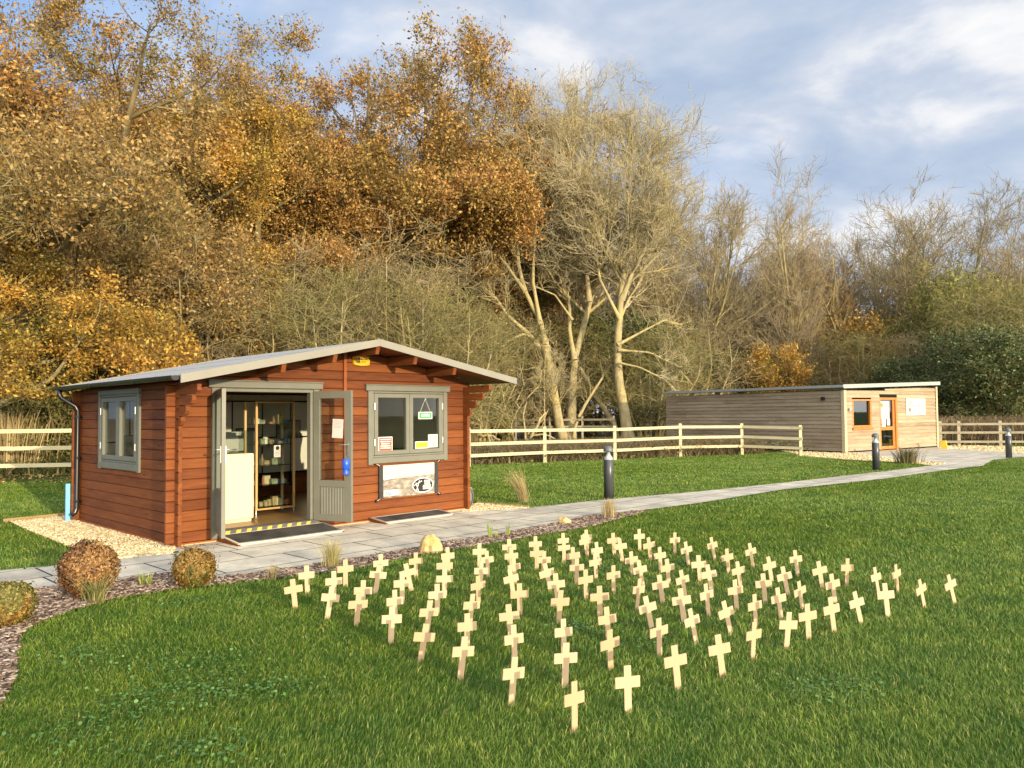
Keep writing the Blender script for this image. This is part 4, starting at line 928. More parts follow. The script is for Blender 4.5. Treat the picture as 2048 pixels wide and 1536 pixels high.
# ================================================================ FENCES
def fence(name, label, posts, heights, rails_z, mat, rt=.035, rh=.092, pw=.10, ov=.10):
    e = empty(name, (posts[0][0], posts[0][1], 0), 0, label, 'fence'); o0 = np.array(posts[0])
    for (p, h) in zip(posts, heights):
        q = np.array(p) - o0; mb = MB(); mb.bbox(q[0] - pw / 2, q[0] + pw / 2, q[1] - pw / 2, q[1] + pw / 2, -.02, h, .008); mb.build('post', mat, e)
    for k in range(len(posts) - 1):
        a = np.array(posts[k]) - o0; b_ = np.array(posts[k + 1]) - o0; d = (b_ - a); L = np.linalg.norm(d); d = d / L; nrm = np.array([d[1], -d[0]])
        if nrm @ (-(a + o0)) < 0: nrm = -nrm
        for r in range(len(rails_z[k])):
            za, zb = rails_z[k][r], rails_z[k + 1][r]
            c = nrm * (pw / 2 + rt / 2 + .001); aa = a + c - d * (ov if k == 0 else -.002); bb = b_ + c + d * (ov if k == len(posts) - 2 else -.002)
            mb = MB(); mb.loft([[(q[0] + nrm[0] * s * rt / 2, q[1] + nrm[1] * s * rt / 2, z + v * rh / 2) for s, v in ((-1, -1), (1, -1), (1, 1), (-1, 1))] for q, z in ((aa, za), (bb, zb))]); fixn(mb.build('rail', mat, e))
    return e
fp = [G(x, y)[:2] for x, y in ((938, 935), (1090, 926), (1230, 921), (1361, 914), (1484, 910), (1601, 913))]

left = [(-15.6, 17.6), (-12.7, 17.9), (-9.6, 18.3), (-6.8, 19.4), (-4.0, 20.8)]
posts = left + fp
def zt(px, y, P_): return HCAM + (HY - .0096 * 0 - y) * 0
hts = [1.34, 1.34, 1.32, 1.28, 1.22, 1.16, 1.13, 1.12, 1.15, 1.12, 1.06]
rz = [(1.24, .84, .44)] * 3 + [(1.18, .79, .42), (1.10, .74, .39), (1.045, .67, .34), (1.02, .655, .33), (1.0, .65, .33), (1.03, .67, .34), (1.0, .65, .32), (.96, .60, .28)]
fence('paddock_fence', 'new pale three-rail timber fence behind the log cabin and lawn', posts, hts, rz, m_fence)
fr_ = [G(1880, 893)[:2], G(1917, 893)[:2]]; st = G(2000, 893)[:2] - G(1917, 893)[:2]
fr_ += [fr_[1] + st * k for k in range(1, 6)]
fence('old_rail_fence', 'weathered three-rail timber fence right of the timber building', fr_, [1.06] * 7, [(.93, .58, .20)] * 7, m_fence_old, pw=.13)
ofp = [AT(1032, 873, 39)[:2], AT(1100, 871, 38)[:2], AT(1165, 870, 38)[:2], AT(1228, 869, 37)[:2]]
fence('old_rail_fence', 'low old rail fence among the trees behind the paddock fence', [tuple(p) for p in ofp], [1.4] * 4, [(1.22, .88)] * 4, m_fence_old, pw=.1)

# ================================================================ BOLLARDS
def bollard(x, y, label):
    p = G(x, y); e = empty('bollard_light', tuple(p), 0, label, 'bollard light', 'bollard lights beside the path'); return e
m_bol = simple('bollard_grey', (.045, .05, .052), .32, .5, .05, 4); m_cap = simple('bollard_cap', (.10, .115, .135), .4, .5); m_refl = simple('reflector', (.70, .72, .76), .25, .6, .02, metal=.3)
bo = bollard(1218, 999, 'grey bollard light nearest the log cabin path'); r = .088
mb = MB(); mb.lathe([(r, 0), (r, .70), (r - .004, .704)], 0, 0, 32); fixn(mb.build('column', m_bol, bo, False)); 
for p_ in bo.children: 
    for q in p_.data.polygons: q.use_smooth = True
mb = MB(); mb.lathe([(r - .002, .705), (r - .012, .74), (.035, .79), (.030, .845)], 0, 0, 24); fixn(mb.build('reflector', m_refl, bo, True))
mb = MB(); mb.lathe([(r - .004, .706), (r - .004, .846)], 0, 0, 24); mb.f = mb.f[:-2]; fixn(mb.build('lens', m_glass, bo, True))
mb = MB(); mb.lathe([(r - .002, .847), (r + .002, .865), (r * .94, .905), (r * .7, .935), (r * .35, .951), (.002, .955)], 0, 0, 24); fixn(mb.build('cap', m_cap, bo, True))
tb = {}
for o in COL.objects:
    if o.parent: tb.setdefault(o.parent.name, []).append(o)
for x, y, lb in ((1752.5, 941, 'grey bollard light in front of the timber building door'), (2018, 917, 'grey bollard light at the right end of the path by the old fence')):
    c = copy_tree(bo, tb); c.location = tuple(G(x, y)); c['label'] = lb
# ================================================================ CROSSES
Z8 = lambda x, y, t: (540 + x / 2.926, 1030 + y / 2.926, t / 2.926)
ZA = lambda x, y, t: (1140 + x / 4.955, 1030 + y / 4.955, t / 4.955)
ZB = lambda x, y, t: (1500 + x / 4.452, 1060 + y / 4.452, t / 4.452)
CR = [Z8(*q) for q in [(137,432,-5),(215,352,0),(373,388,2),(353,480,12),(441,317,0),(545,440,2),(515,523,3),(648,284,0),(632,350,8),(853,268,0),(805,335,-10),(773,403,2),(730,503,3),(712,607,6),(1040,240,0),(1022,300,0),(1022,370,2),(978,463,2),(930,568,5),(903,708,12),(1225,215,2),(1270,262,0),(1235,325,5),(1217,410,-4),(1180,525,5),(1153,650,5),(1130,800,10),(1400,190,0),(1412,240,0),(1428,302,-3),(1410,372,-7),(1460,463,0),(1400,588,-5),(1427,728,3),(1425,928,10),(1553,170,0),(1562,225,0),(1602,262,1),(1620,340,-10),(1675,408,-2),(1697,512,3),(1717,680,5),(1730,838,5),(1780,1070,5),(1716,148,0),(1720,190,0),(1774,240,-4),(1795,305,0),(1847,382,-2)]]
CR += [ZA(*q) for q in [(162,215,0),(150,262,-7),(430,250,-5),(497,310,-7),(686,210,0),(783,298,-11),(268,358,-2),(250,470,-4),(608,440,-8),(890,400,-3),(1038,245,0),(1153,345,-10),(693,542,-10),(965,520,-10),(429,598,-2),(1410,300,-7),(1558,418,-8),(1277,492,-2),(1375,585,-10),(1667,545,-12),(1790,365,-10),(293,812,-3),(680,742,7),(895,690,-10),(1113,638,-13),(1105,850,-7),(1353,795,-8),(1638,745,-5),(368,1030,-3),(768,915,-18),(1207,1040,-15),(1545,960,-20),(1830,895,-5),(1918,680,-3),(880,1155,-10),(395,1280,-10),(1820,1180,0),(1480,1330,-10),(1045,1450,-8)]]
CR += [(1255, 1363, 1)]
CR += [ZB(*q) for q in [(172,318,-12),(407,258,-4),(305,412,-12),(620,362,-13),(865,335,5),(735,485,-13),(443,540,-18),(253,605,-8),(725,710,-10),(512,765,-7),(340,840,10),(948,640,-13),(1120,415,-5),(1208,580,-1),(1302,390,-12),(1522,520,-22),(1783,480,-21)]]
AZ = .160
mb = MB(); pw, aw, at = .0205, .072, .006
out = [(-pw, .0), (-.012, -.03), (.012, -.03), (pw, .0), (pw, AZ - .028), (aw, AZ - .028), (aw, AZ + .028), (pw, AZ + .028), (pw, .243), (-pw, .243), (-pw, AZ + .028), (-aw, AZ + .028), (-aw, AZ - .028), (-pw, AZ - .028)]
vs = [(x, -at / 2, z) for x, z in out] + [(x, at / 2, z) for x, z in out]; n = 14
fs = [(0, 1, 2, 3), (0, 3, 4, 13), (13, 4, 7, 10), (4, 5, 6, 7), (10, 11, 12, 13), (10, 7, 8, 9)]
fs2 = [tuple(i + n for i in reversed(f)) for f in fs] + [(i, i + n, (i + 1) % n + n, (i + 1) % n) for i in range(n)]
mb.add(vs, fs + fs2); proto = fixn(mb.build('wooden_cross', m_cross)); cross_me = proto.data
bpy.data.objects.remove(proto)
gp = np.array([G(x, y, AZ)[:2] for x, y, t_ in CR]); org2 = G(1148, 1394, AZ)[:2]
ordn = ['first', 'second', 'third', 'fourth', 'fifth', 'sixth', 'seventh', 'eighth', 'ninth', 'tenth', 'eleventh', 'twelfth', 'thirteenth', 'fourteenth', 'fifteenth', 'sixteenth', 'seventeenth', 'eighteenth', 'nineteenth', 'twentieth']
colid = np.round((gp[:, 0] - org2[0]) / .303).astype(int); colid -= colid.min()
rank = np.zeros(len(CR), int)
for c in set(colid.tolist()):
    ii = np.where(colid == c)[0]; rank[ii[np.argsort(gp[ii, 1])]] = np.arange(len(ii))
ncol = sorted(set(colid.tolist())); cmap = {c: i for i, c in enumerate(ncol)}
cr = random.Random(9)
for i, (x, y, t_) in enumerate(CR):
    o = bpy.data.objects.new('wooden_cross', cross_me); COL.objects.link(o)
    dist = gp[i, 1]; hpx = .062 * FPX / dist
    lean = atan2(t_, hpx) * .85; yaw = radians(24 + cr.uniform(-14, 12) + (8 if t_ > 1 else 0)); pitch_ = radians(cr.uniform(-7, 5))
    R_ = Matrix.Rotation(yaw, 4, 'Z') @ Matrix.Rotation(lean, 4, 'Y') @ Matrix.Rotation(pitch_, 4, 'X')
    off = R_ @ Vector((0, 0, AZ)); o.matrix_world = Matrix.Translation((gp[i, 0] - off.x, gp[i, 1] - off.y, 0.0)) @ R_ @ Matrix.Scale(cr.uniform(.97, 1.03), 4)
    ls = 'tilted left' if t_ < -1.5 else ('tilted right' if t_ > 1.5 else 'upright')
    tag(o, f'pale wooden cross {ls}, {ordn[rank[i]]} from the front in the {ordn[cmap[colid[i]]]} line from left', 'cross', 'small wooden crosses planted in the lawn')

# ================================================================ PLANTS
def unit(v): return v / np.maximum(np.linalg.norm(v, axis=-1, keepdims=True), 1e-9)
def grow(S, Dr, L, nseg, wig, up, r):
    """grow N wandering branches; returns pts (N,nseg+1,3)"""
    n = len(S); P = np.zeros((n, nseg + 1, 3)); P[:, 0] = S; d = unit(Dr.copy()); st = (L / nseg)[:, None]
    for k in range(nseg):
        d = unit(d + r.normal(0, wig, (n, 3)) + np.array([0, 0, up])); P[:, k + 1] = P[:, k] + d * st
    return P
def offshoot(P, R, k, t0, t1, amin, amax, r, lenf, parentL):
    """k children on each of the N branches"""
    n, m, _ = P.shape; t = r.uniform(t0, t1, (n, k)); f = t * (m - 1); i = np.minimum(f.astype(int), m - 2); fr_ = f - i
    idx = np.arange(n)[:, None]; p = P[idx, i] * (1 - fr_)[..., None] + P[idx, i + 1] * fr_[..., None]; tg = unit(P[idx, i + 1] - P[idx, i])
    rad = R[idx, i] * (1 - fr_) + R[idx, i + 1] * fr_
    rv = unit(np.cross(tg, unit(r.normal(0, 1, (n, k, 3))))); a = r.uniform(amin, amax, (n, k))[..., None]
    d = tg * np.cos(a) + rv * np.sin(a); L = parentL[:, None] * lenf * (1.15 - .6 * t) * r.uniform(.6, 1.25, (n, k))
    return p.reshape(-1, 3), d.reshape(-1, 3), L.ravel(), rad.ravel()
def tubes(P, R, sides, off=0):
    n, m, _ = P.shape; T = np.zeros_like(P); T[:, 1:-1] = P[:, 2:] - P[:, :-2]; T[:, 0] = P[:, 1] - P[:, 0]; T[:, -1] = P[:, -1] - P[:, -2]; T = unit(T)
    ref = np.where(np.abs(T[..., 2:3]) < .9, np.array([0, 0, 1.]), np.array([1., 0, 0])); A = unit(np.cross(T, ref)); B = np.cross(T, A)
    a = np.arange(sides) * 2 * pi / sides
    V = P[:, :, None] + (A[:, :, None] * np.cos(a)[:, None] + B[:, :, None] * np.sin(a)[:, None]) * R[:, :, None, None]
    base = (np.arange(n) * m * sides)[:, None, None] + (np.arange(m - 1) * sides)[None, :, None] + np.arange(sides)[None, None]
    nx = (np.arange(n) * m * sides)[:, None, None] + (np.arange(m - 1) * sides)[None, :, None] + ((np.arange(sides) + 1) % sides)[None, None]
    F = np.stack([base, nx, nx + sides, base + sides], -1).reshape(-1, 4) + off
    return V.reshape(-1, 3), F
def taper(r0, r1, m): return r0[:, None] + (r1 - r0)[:, None] * np.linspace(0, 1, m)[None] ** .9
def resample(pts, n, jit, r):
    pts = np.asarray(pts, float); d = np.r_[0, np.cumsum(np.linalg.norm(np.diff(pts, axis=0), axis=1))]; t = np.linspace(0, d[-1], n)
    o = np.stack([np.interp(t, d, pts[:, i]) for i in range(3)], 1); o[1:-1] += r.normal(0, jit, (n - 2, 3)); return o
def tree_mesh(r, stems, spec, tip=.008, min_r=.005):
    """stems: list of (pts(n,3), r0, r1) ; spec: list of dicts per level. returns trunk (V,F), twig (V,F), ends (pts, dirs)"""
    tv, tf, off = [], [], 0; M_ = 16
    P = np.stack([resample(s[0], M_, .0, r) for s in stems]); R = taper(np.array([s[1] for s in stems], float), np.array([s[2] for s in stems], float), M_)
    if True:
        fl = 1 + .5 * np.exp(-np.linspace(0, 1, M_) * 22); R = R * fl
    v, f = tubes(P, R, 10, off); tv.append(v); tf.append(f); off += len(v)
    L = np.array([np.linalg.norm(np.diff(s[0], axis=0), axis=1).sum() for s in stems]); cv, cf, coff = [], [], 0; lv = 0
    for sp_ in spec:
        s, d, Ln, rad = offshoot(P, R, sp_['k'], sp_.get('t0', .3), sp_.get('t1', 1.), sp_['a'][0], sp_['a'][1], r, sp_['len'], L)
        if 'L' in sp_: Ln = r.uniform(sp_['L'][0], sp_['L'][1], len(Ln))
        if 'Lref' in sp_:
            pl = np.repeat(L, sp_['k']); kp = r.uniform(0, 1, len(Ln)) < pl / sp_['Lref']; s, d, Ln, rad = s[kp], d[kp], Ln[kp], rad[kp]
        if 'drop' in sp_:
            kp = r.uniform(0, 1, len(Ln)) > sp_['drop']; s, d, Ln, rad = s[kp], d[kp], Ln[kp], rad[kp]
        ns = sp_.get('seg', 5); P = grow(s, d, Ln, ns, sp_.get('w', .18), sp_.get('up', .05), r)
        r0 = np.maximum(np.minimum(rad * .75, Ln * sp_.get('rf', .017)), min_r); r1 = np.maximum(r0 * .16, min_r * .6); R = taper(r0, r1, ns + 1); L = Ln
        v, f = tubes(P, R, sp_.get('sides', 4), 0)
        if lv < sp_.get('_', 1) and lv == 0: tv.append(v); tf.append(f + off); off += len(v)
        else: cv.append(v); cf.append(f + coff); coff += len(v)
        lv += 1
    return (np.concatenate(tv), np.concatenate(tf)), (np.concatenate(cv), np.concatenate(cf)), P
def leaves_on(P, k, size, r, spread=.12, tmin=.2, aspect=.55, droop=.0):
    n, m, _ = P.shape; t = r.uniform(tmin, 1, (n, k)) * (m - 1); i = np.minimum(t.astype(int), m - 2); fr_ = (t - i)[..., None]; idx = np.arange(n)[:, None]
    p = (P[idx, i] * (1 - fr_) + P[idx, i + 1] * fr_).reshape(-1, 3); N_ = len(p); p = p + r.normal(0, spread, (N_, 3))
    ax = unit(r.normal(0, 1, (N_, 3)) + np.array([0, 0, -droop])); b = unit(np.cross(ax, unit(r.normal(0, 1, (N_, 3))))); c = np.cross(ax, b)
    s = (size * r.uniform(.55, 1.3, N_))[:, None]
    v = np.stack([p - ax * s * .5, p + b * s * aspect * .5 + c * s * .08 - ax * s * .02, p + ax * s * .5, p - b * s * aspect * .5 + c * s * .08 - ax * s * .02], 1)
    return v.reshape(-1, 3), np.arange(N_ * 4).reshape(-1, 4)
def bark(name, c0, c1, c2, s=6):
    m, t, b = base_mat(name, .9, .15); n = tex(t, (1, 1, .35), s=s, detail=6, rough=.65); n2 = tex(t, s=.9, detail=3)
    c = ramp(t, n.outputs[0], [(.3, c0), (.5, c1), (.7, c2)]); c = mixc(t, ramp(t, n2.outputs[0], [(.45, (0, 0, 0)), (.65, (.7, .7, .7))]), c, tuple(x * y for x, y in zip(c2, (1.03, .96, .68))))
    t.links.new(c, b.inputs['Base Color']); bump(t, b, n.outputs[0], .6, .02); return m
m_bark_oak = bark('oak_bark', (.06, .05, .03), (.115, .095, .05), (.19, .155, .08))
m_bark_ash = bark('ash_bark', (.20, .165, .085), (.34, .29, .16), (.46, .40, .22))
m_twig_ash = bark('ash_twigs', (.26, .225, .13), (.38, .33, .205), (.49, .44, .29), 3)
m_twig_grey = bark('grey_twigs', (.17, .14, .085), (.26, .22, .13), (.36, .31, .19), 3)
m_twig_far = bark('far_twigs', (.21, .175, .115), (.30, .25, .165), (.40, .34, .22), 2)
m_twig_rust = bark('rusty_twigs', (.20, .125, .055), (.30, .19, .08), (.38, .26, .12), 2)
m_twig_thorn = bark('thorn_twigs', (.13, .12, .05), (.22, .20, .085), (.32, .29, .13), 3)
m_leaf_gold = island_mat('golden_leaves', [(0, (.30, .135, .022)), (.35, (.58, .29, .045)), (.7, (.74, .42, .075)), (1, (.82, .58, .17))], .6, .3, .35, patch=[(0, (.10, .075, .014)), (.5, (.24, .19, .03)), (1, (.40, .34, .06))], patch_s=.5)
m_leaf_brown = island_mat('brown_leaves', [(0, (.22, .095, .028)), (.4, (.46, .22, .060)), (.8, (.63, .34, .095)), (1, (.72, .48, .19))], .6, .3, .3, patch=[(0, (.11, .085, .02)), (.5, (.27, .20, .045)), (1, (.46, .35, .09))], patch_s=.5)
m_leaf_mix = island_mat('tan_leaves', [(0, (.22, .115, .035)), (.4, (.44, .25, .075)), (.8, (.60, .37, .125)), (1, (.68, .50, .23))], .6, .3, .3, patch=[(0, (.10, .085, .022)), (.6, (.20, .165, .045)), (1, (.32, .26, .09))], patch_s=.4)
m_leaf_dark = island_mat('evergreen_leaves', [(0, (.025, .045, .012)), (.6, (.070, .105, .028)), (1, (.16, .19, .055))], .5, .4, .1)
m_leaf_olive = island_mat('olive_leaves', [(0, (.07, .08, .02)), (.6, (.17, .17, .04)), (1, (.32, .28, .08))], .6, .3, .2)
m_leaf_lime = island_mat('lime_leaves', [(0, (.10, .12, .02)), (.6, (.22, .24, .05)), (1, (.36, .33, .08))], .6, .3, .25)

PROTO = {}
def make_tree(key, seed, H, spread, stems_fn, spec, mb_, mt_, leaf=None, leafmat=None, min_r=.005):
    r = np.random.default_rng(seed); T, C, P = tree_mesh(r, stems_fn(r, H, spread), spec, min_r=min_r)
    tm = np_mesh('trunk', T, mb_, True)
    if leaf:
        lv, lf = leaves_on(P, leaf['k'], leaf['size'], r, leaf.get('spread', .12), leaf.get('tmin', .1))
        if 'clip' in leaf:
            keep = lv.reshape(-1, 4, 3)[:, 0, 2] > leaf['clip']; lv = lv.reshape(-1, 4, 3)[keep].reshape(-1, 3); lf = np.arange(len(lv)).reshape(-1, 4)
        me = np_mesh2('crown', C[0], C[1], mt_, lv, lf, leafmat)
    else: me = np_mesh('crown', C, mt_, False)
    PROTO[key] = (tm, me)
def np_mesh(name, VF, mat, smooth):
    o = np_obj(name, VF[0], [VF[1]], mat, None, smooth); me = o.data; bpy.data.objects.remove(o); return me
def np_mesh2(name, v1, f1, mat1, v2, f2_, mat2):
    o = np_obj(name, np.concatenate([v1, v2]), [f1, f2_ + len(v1)], mat1); me = o.data; me.materials.append(mat2)
    mi = np.zeros(len(f1) + len(f2_), np.int32); mi[len(f1):] = 1; me.polygons.foreach_set('material_index', mi); bpy.data.objects.remove(o); return me
def oak_stems(r, H, S):
    lean = r.normal(0, .05, 2); top = np.array([lean[0] * H, lean[1] * H, H * .80]); base = [np.array([0, 0, -.1]), np.array([r.normal(0, .1), r.normal(0, .1), H * .18]), np.array([top[0] * .5, top[1] * .5, H * .45]), top]
    st = [(base, H * .022, H * .0012)]
    for k in range(7):
        z = H * r.uniform(.14, .42); a = r.uniform(0, 2 * pi) + k * 2.4; rr = S * r.uniform(.7, 1.0); ze = z + H * r.uniform(.10, .42)
        p = np.array([0, 0, z]); e = np.array([cos(a) * rr, sin(a) * rr, ze]); st.append(([p, p * .5 + e * .5 + np.array([0, 0, H * r.uniform(-.02, .06)]) + r.normal(0, .3, 3), e], H * .011, H * .0012))
    return st
def multi_stems(n, flare, rad=.010):
    def f(r, H, S):
        st = []
        for k in range(n):
            a = r.uniform(0, 2 * pi); w = S * r.uniform(.25, .9); b = np.array([cos(a) * .25 * flare, sin(a) * .25 * flare, -.1])
            st.append(([b, b + np.array([cos(a) * w * .28, sin(a) * w * .28, H * .32]), b + np.array([cos(a) * w * .65, sin(a) * w * .65, H * .62]), np.array([cos(a) * w, sin(a) * w, H * r.uniform(.78, .95)])], H * rad * r.uniform(.8, 1.2), H * .0012))
        return st
    return f
def ash_stems(r, H, S):
    st = []
    for k in range(3):
        a = r.uniform(0, 2 * pi); w = S * r.uniform(.2, .55); z = H * r.uniform(.9, 1.0) if k else H
        st.append(([np.array([0, 0, -.1]), np.array([cos(a) * w * .1, sin(a) * w * .1, H * .25]), np.array([cos(a) * w * .5, sin(a) * w * .5, H * .55]), np.array([cos(a) * w, sin(a) * w, z * .92])], H * .016, H * .0010))
    return st
OAKSPEC = [dict(k=7, a=(.5, 1.2), len=.40, t0=.25, w=.2, up=.09, seg=6, sides=5, drop=.05), dict(k=7, drop=.15, a=(.4, 1.2), len=.55, t0=.2, w=.25, up=.04, seg=5, sides=4), dict(k=6, a=(.4, 1.2), len=.6, t0=.15, w=.25, up=.03, seg=4, sides=3, drop=.22), dict(k=4, a=(.3, 1.1), len=.7, L=(.3, .8), t0=.3, w=.25, seg=3, sides=3)]
ASHSPEC = [dict(k=20, a=(.45, 1.05), len=.36, t0=.22, Lref=11, w=.15, up=.08, seg=7, sides=5), dict(k=12, a=(.35, .95), len=.5, t0=.12, Lref=3.6, w=.18, up=.08, seg=6, sides=4), dict(k=8, a=(.3, .9), len=.55, t0=.1, Lref=1.8, w=.2, up=.07, seg=4, sides=3), dict(k=2, a=(.25, .75), len=.6, L=(.3, .7), t0=.25, Lref=1.2, w=.18, up=.08, seg=3, sides=3)]
make_tree('oak_gold', 1, 12, 4.2, oak_stems, OAKSPEC, m_bark_oak, m_bark_oak, dict(k=20, size=.085, spread=.08, clip=2.6), m_leaf_gold)
make_tree('oak_brown', 2, 12, 3.8, oak_stems, OAKSPEC, m_bark_oak, m_bark_oak, dict(k=20, size=.085, spread=.08, clip=3.5), m_leaf_brown)
make_tree('oak_tan', 3, 12, 4.4, oak_stems, OAKSPEC, m_bark_oak, m_twig_grey, dict(k=15, size=.072, spread=.08, clip=2.4), m_leaf_mix)
make_tree('oak_low', 6, 12, 5.2, oak_stems, OAKSPEC, m_bark_ash, m_twig_thorn, dict(k=9, size=.12, spread=.10, clip=2.8), m_leaf_gold)
make_tree('oak_thin', 4, 12, 3.4, oak_stems, OAKSPEC, m_bark_oak, m_bark_oak, dict(k=14, size=.090, spread=.08, clip=4.5), m_leaf_brown)
make_tree('bare_a', 11, 12, 5.0, ash_stems, ASHSPEC, m_bark_ash, m_twig_far, min_r=.0085)
make_tree('bare_b', 12, 12, 6.0, ash_stems, ASHSPEC, m_bark_ash, m_twig_far, min_r=.0085)
make_tree('bare_c', 13, 12, 5.2, multi_stems(5, 1.0, .008), ASHSPEC, m_bark_ash, m_twig_grey, min_r=.0085)
make_tree('bare_rust', 14, 12, 4.6, oak_stems, ASHSPEC, m_bark_ash, m_twig_rust)
SHSPEC = [dict(k=9, a=(.4, 1.3), len=.42, t0=.12, w=.25, up=.05, seg=6, sides=4), dict(k=7, a=(.4, 1.3), len=.55, t0=.1, w=.3, up=.0, seg=5, sides=3), dict(k=6, a=(.4, 1.2), len=.55, L=(.25, .9), t0=.1, w=.35, up=-.02, seg=4, sides=3)]
make_tree('thorn_a', 21, 5, 2.6, multi_stems(7, 2.0, .011), SHSPEC, m_bark_ash, m_twig_thorn, dict(k=1, size=.07, spread=.08), m_leaf_olive, min_r=.0065)
make_tree('thorn_b', 22, 5, 2.3, multi_stems(8, 2.4, .009), SHSPEC, m_bark_ash, m_twig_grey, dict(k=1, size=.06, spread=.08), m_leaf_mix, min_r=.0065)
make_tree('ivy', 23, 5, 2.4, multi_stems(7, 2.5, .012), SHSPEC, m_bark_oak, m_twig_thorn, dict(k=7, size=.13, spread=.16), m_leaf_dark)
make_tree('olive', 24, 5, 2.4, multi_stems(7, 2.5, .012), SHSPEC, m_bark_oak, m_twig_thorn, dict(k=5, size=.12, spread=.16), m_leaf_olive)
make_tree('lime', 25, 5, 2.4, multi_stems(6, 2.0, .012), SHSPEC, m_bark_oak, m_twig_thorn, dict(k=4, size=.13, spread=.16), m_leaf_lime)
make_tree('maple', 26, 5, 2.0, multi_stems(5, 1.6, .012), SHSPEC, m_bark_oak, m_twig_rust, dict(k=5, size=.14, spread=.15), m_leaf_gold)
def plant(key, name, x, d, H, label, cat, group, base_H=12, sx=1.0, rot=None, tname=('trunk', 'crown')):
    """x = photograph column, d = distance; height H metres"""
    p = AT(x, 828 + 60, d); e = empty(name, (p[0], p[1], 0), rng.uniform(0, 2 * pi) if rot is None else rot, label, cat, group)
    s = H / base_H; e.scale = (s * sx, s * sx, s)
    for me, nm in zip(PROTO[key], tname):
        o = bpy.data.objects.new(nm, me); COL.objects.link(o); o.parent = e
    return e
OG = 'autumn oaks in the wood edge behind the cabin'
for a in [('oak_gold', 330, 27.5, 15.6, 'broad golden-orange oak rising behind the cabin roof on the left', 1.0),
          ('oak_tan', 125, 27, 19.0, 'second brown oak from the left whose top leaves the frame', 1.1), ('oak_thin', 255, 34, 20.5, 'brown oak filling the gap left of the golden oak', 1.1), ('oak_tan', 440, 38, 18.0, 'tan oak behind the right side of the golden oak', 1.15), ('oak_brown', 590, 42, 18.0, 'brown oak far back in the dip between the oak groups', 1.1), ('oak_thin', 940, 40, 21.5, 'rusty oak right of the twin-topped oak', .9),
          ('oak_brown', 30, 31, 21.5, 'rust-brown oak behind the leftmost oak, its top beyond the frame', 1.1), ('oak_gold', 215, 36, 20.0, 'golden-brown oak far back between the left oaks', 1.1), ('oak_tan', 750, 44, 21.0, 'tan oak far behind the tallest rusty oak', 1.05),
          ('oak_tan', 40, 24, 20.0, 'tall brown-leaved oak at the far left edge of the wood', 1.05),
          ('oak_brown', 170, 29, 16.6, 'rust-brown oak between the leftmost oak and the golden oak', .95),
          ('oak_brown', 500, 32, 18.0, 'dark brown oak right of the broad golden oak', .95),
          ('oak_low', -45, 21.5, 8.8, 'low golden oak overhanging the left end of the paddock fence', 1.15),
          ('maple', 330, 22.5, 4.6, 'small tree of pale gold leaves just behind the cabin roof', .9),
          ('oak_thin', 740, 37, 23.2, 'tallest rusty oak left of centre with sparse top leaves', 1.0),
          ('oak_thin', 860, 38, 23.4, 'tall rusty oak with twin tops right of the tallest oak', .85),
          ('oak_brown', 650, 39, 18.5, 'smaller orange oak between the two groups of tall oaks', .9),
          ('oak_gold', 800, 41, 17.0, 'yellow-brown oak behind the tallest rusty oaks', 1.0),
          ('oak_brown', 1010, 43, 22.4, 'rusty oak at the right end of the leafy oaks behind bare ash', .95),
          ('oak_tan', 930, 45, 17.0, 'tan oak half hidden behind the bare ash trees', 1.0),
          ('oak_gold', 420, 35, 12.5, 'yellowing oak deep in the wood above the cabin roof', 1.0)]:
    bh = 5 if a[0] in ('maple',) else 12
    plant(a[0], 'oak_tree' if bh == 12 else 'field_maple', a[1], a[2], a[3], a[4], 'tree', OG, bh, a[5])
BG = 'bare trees in the wood behind the timber building'
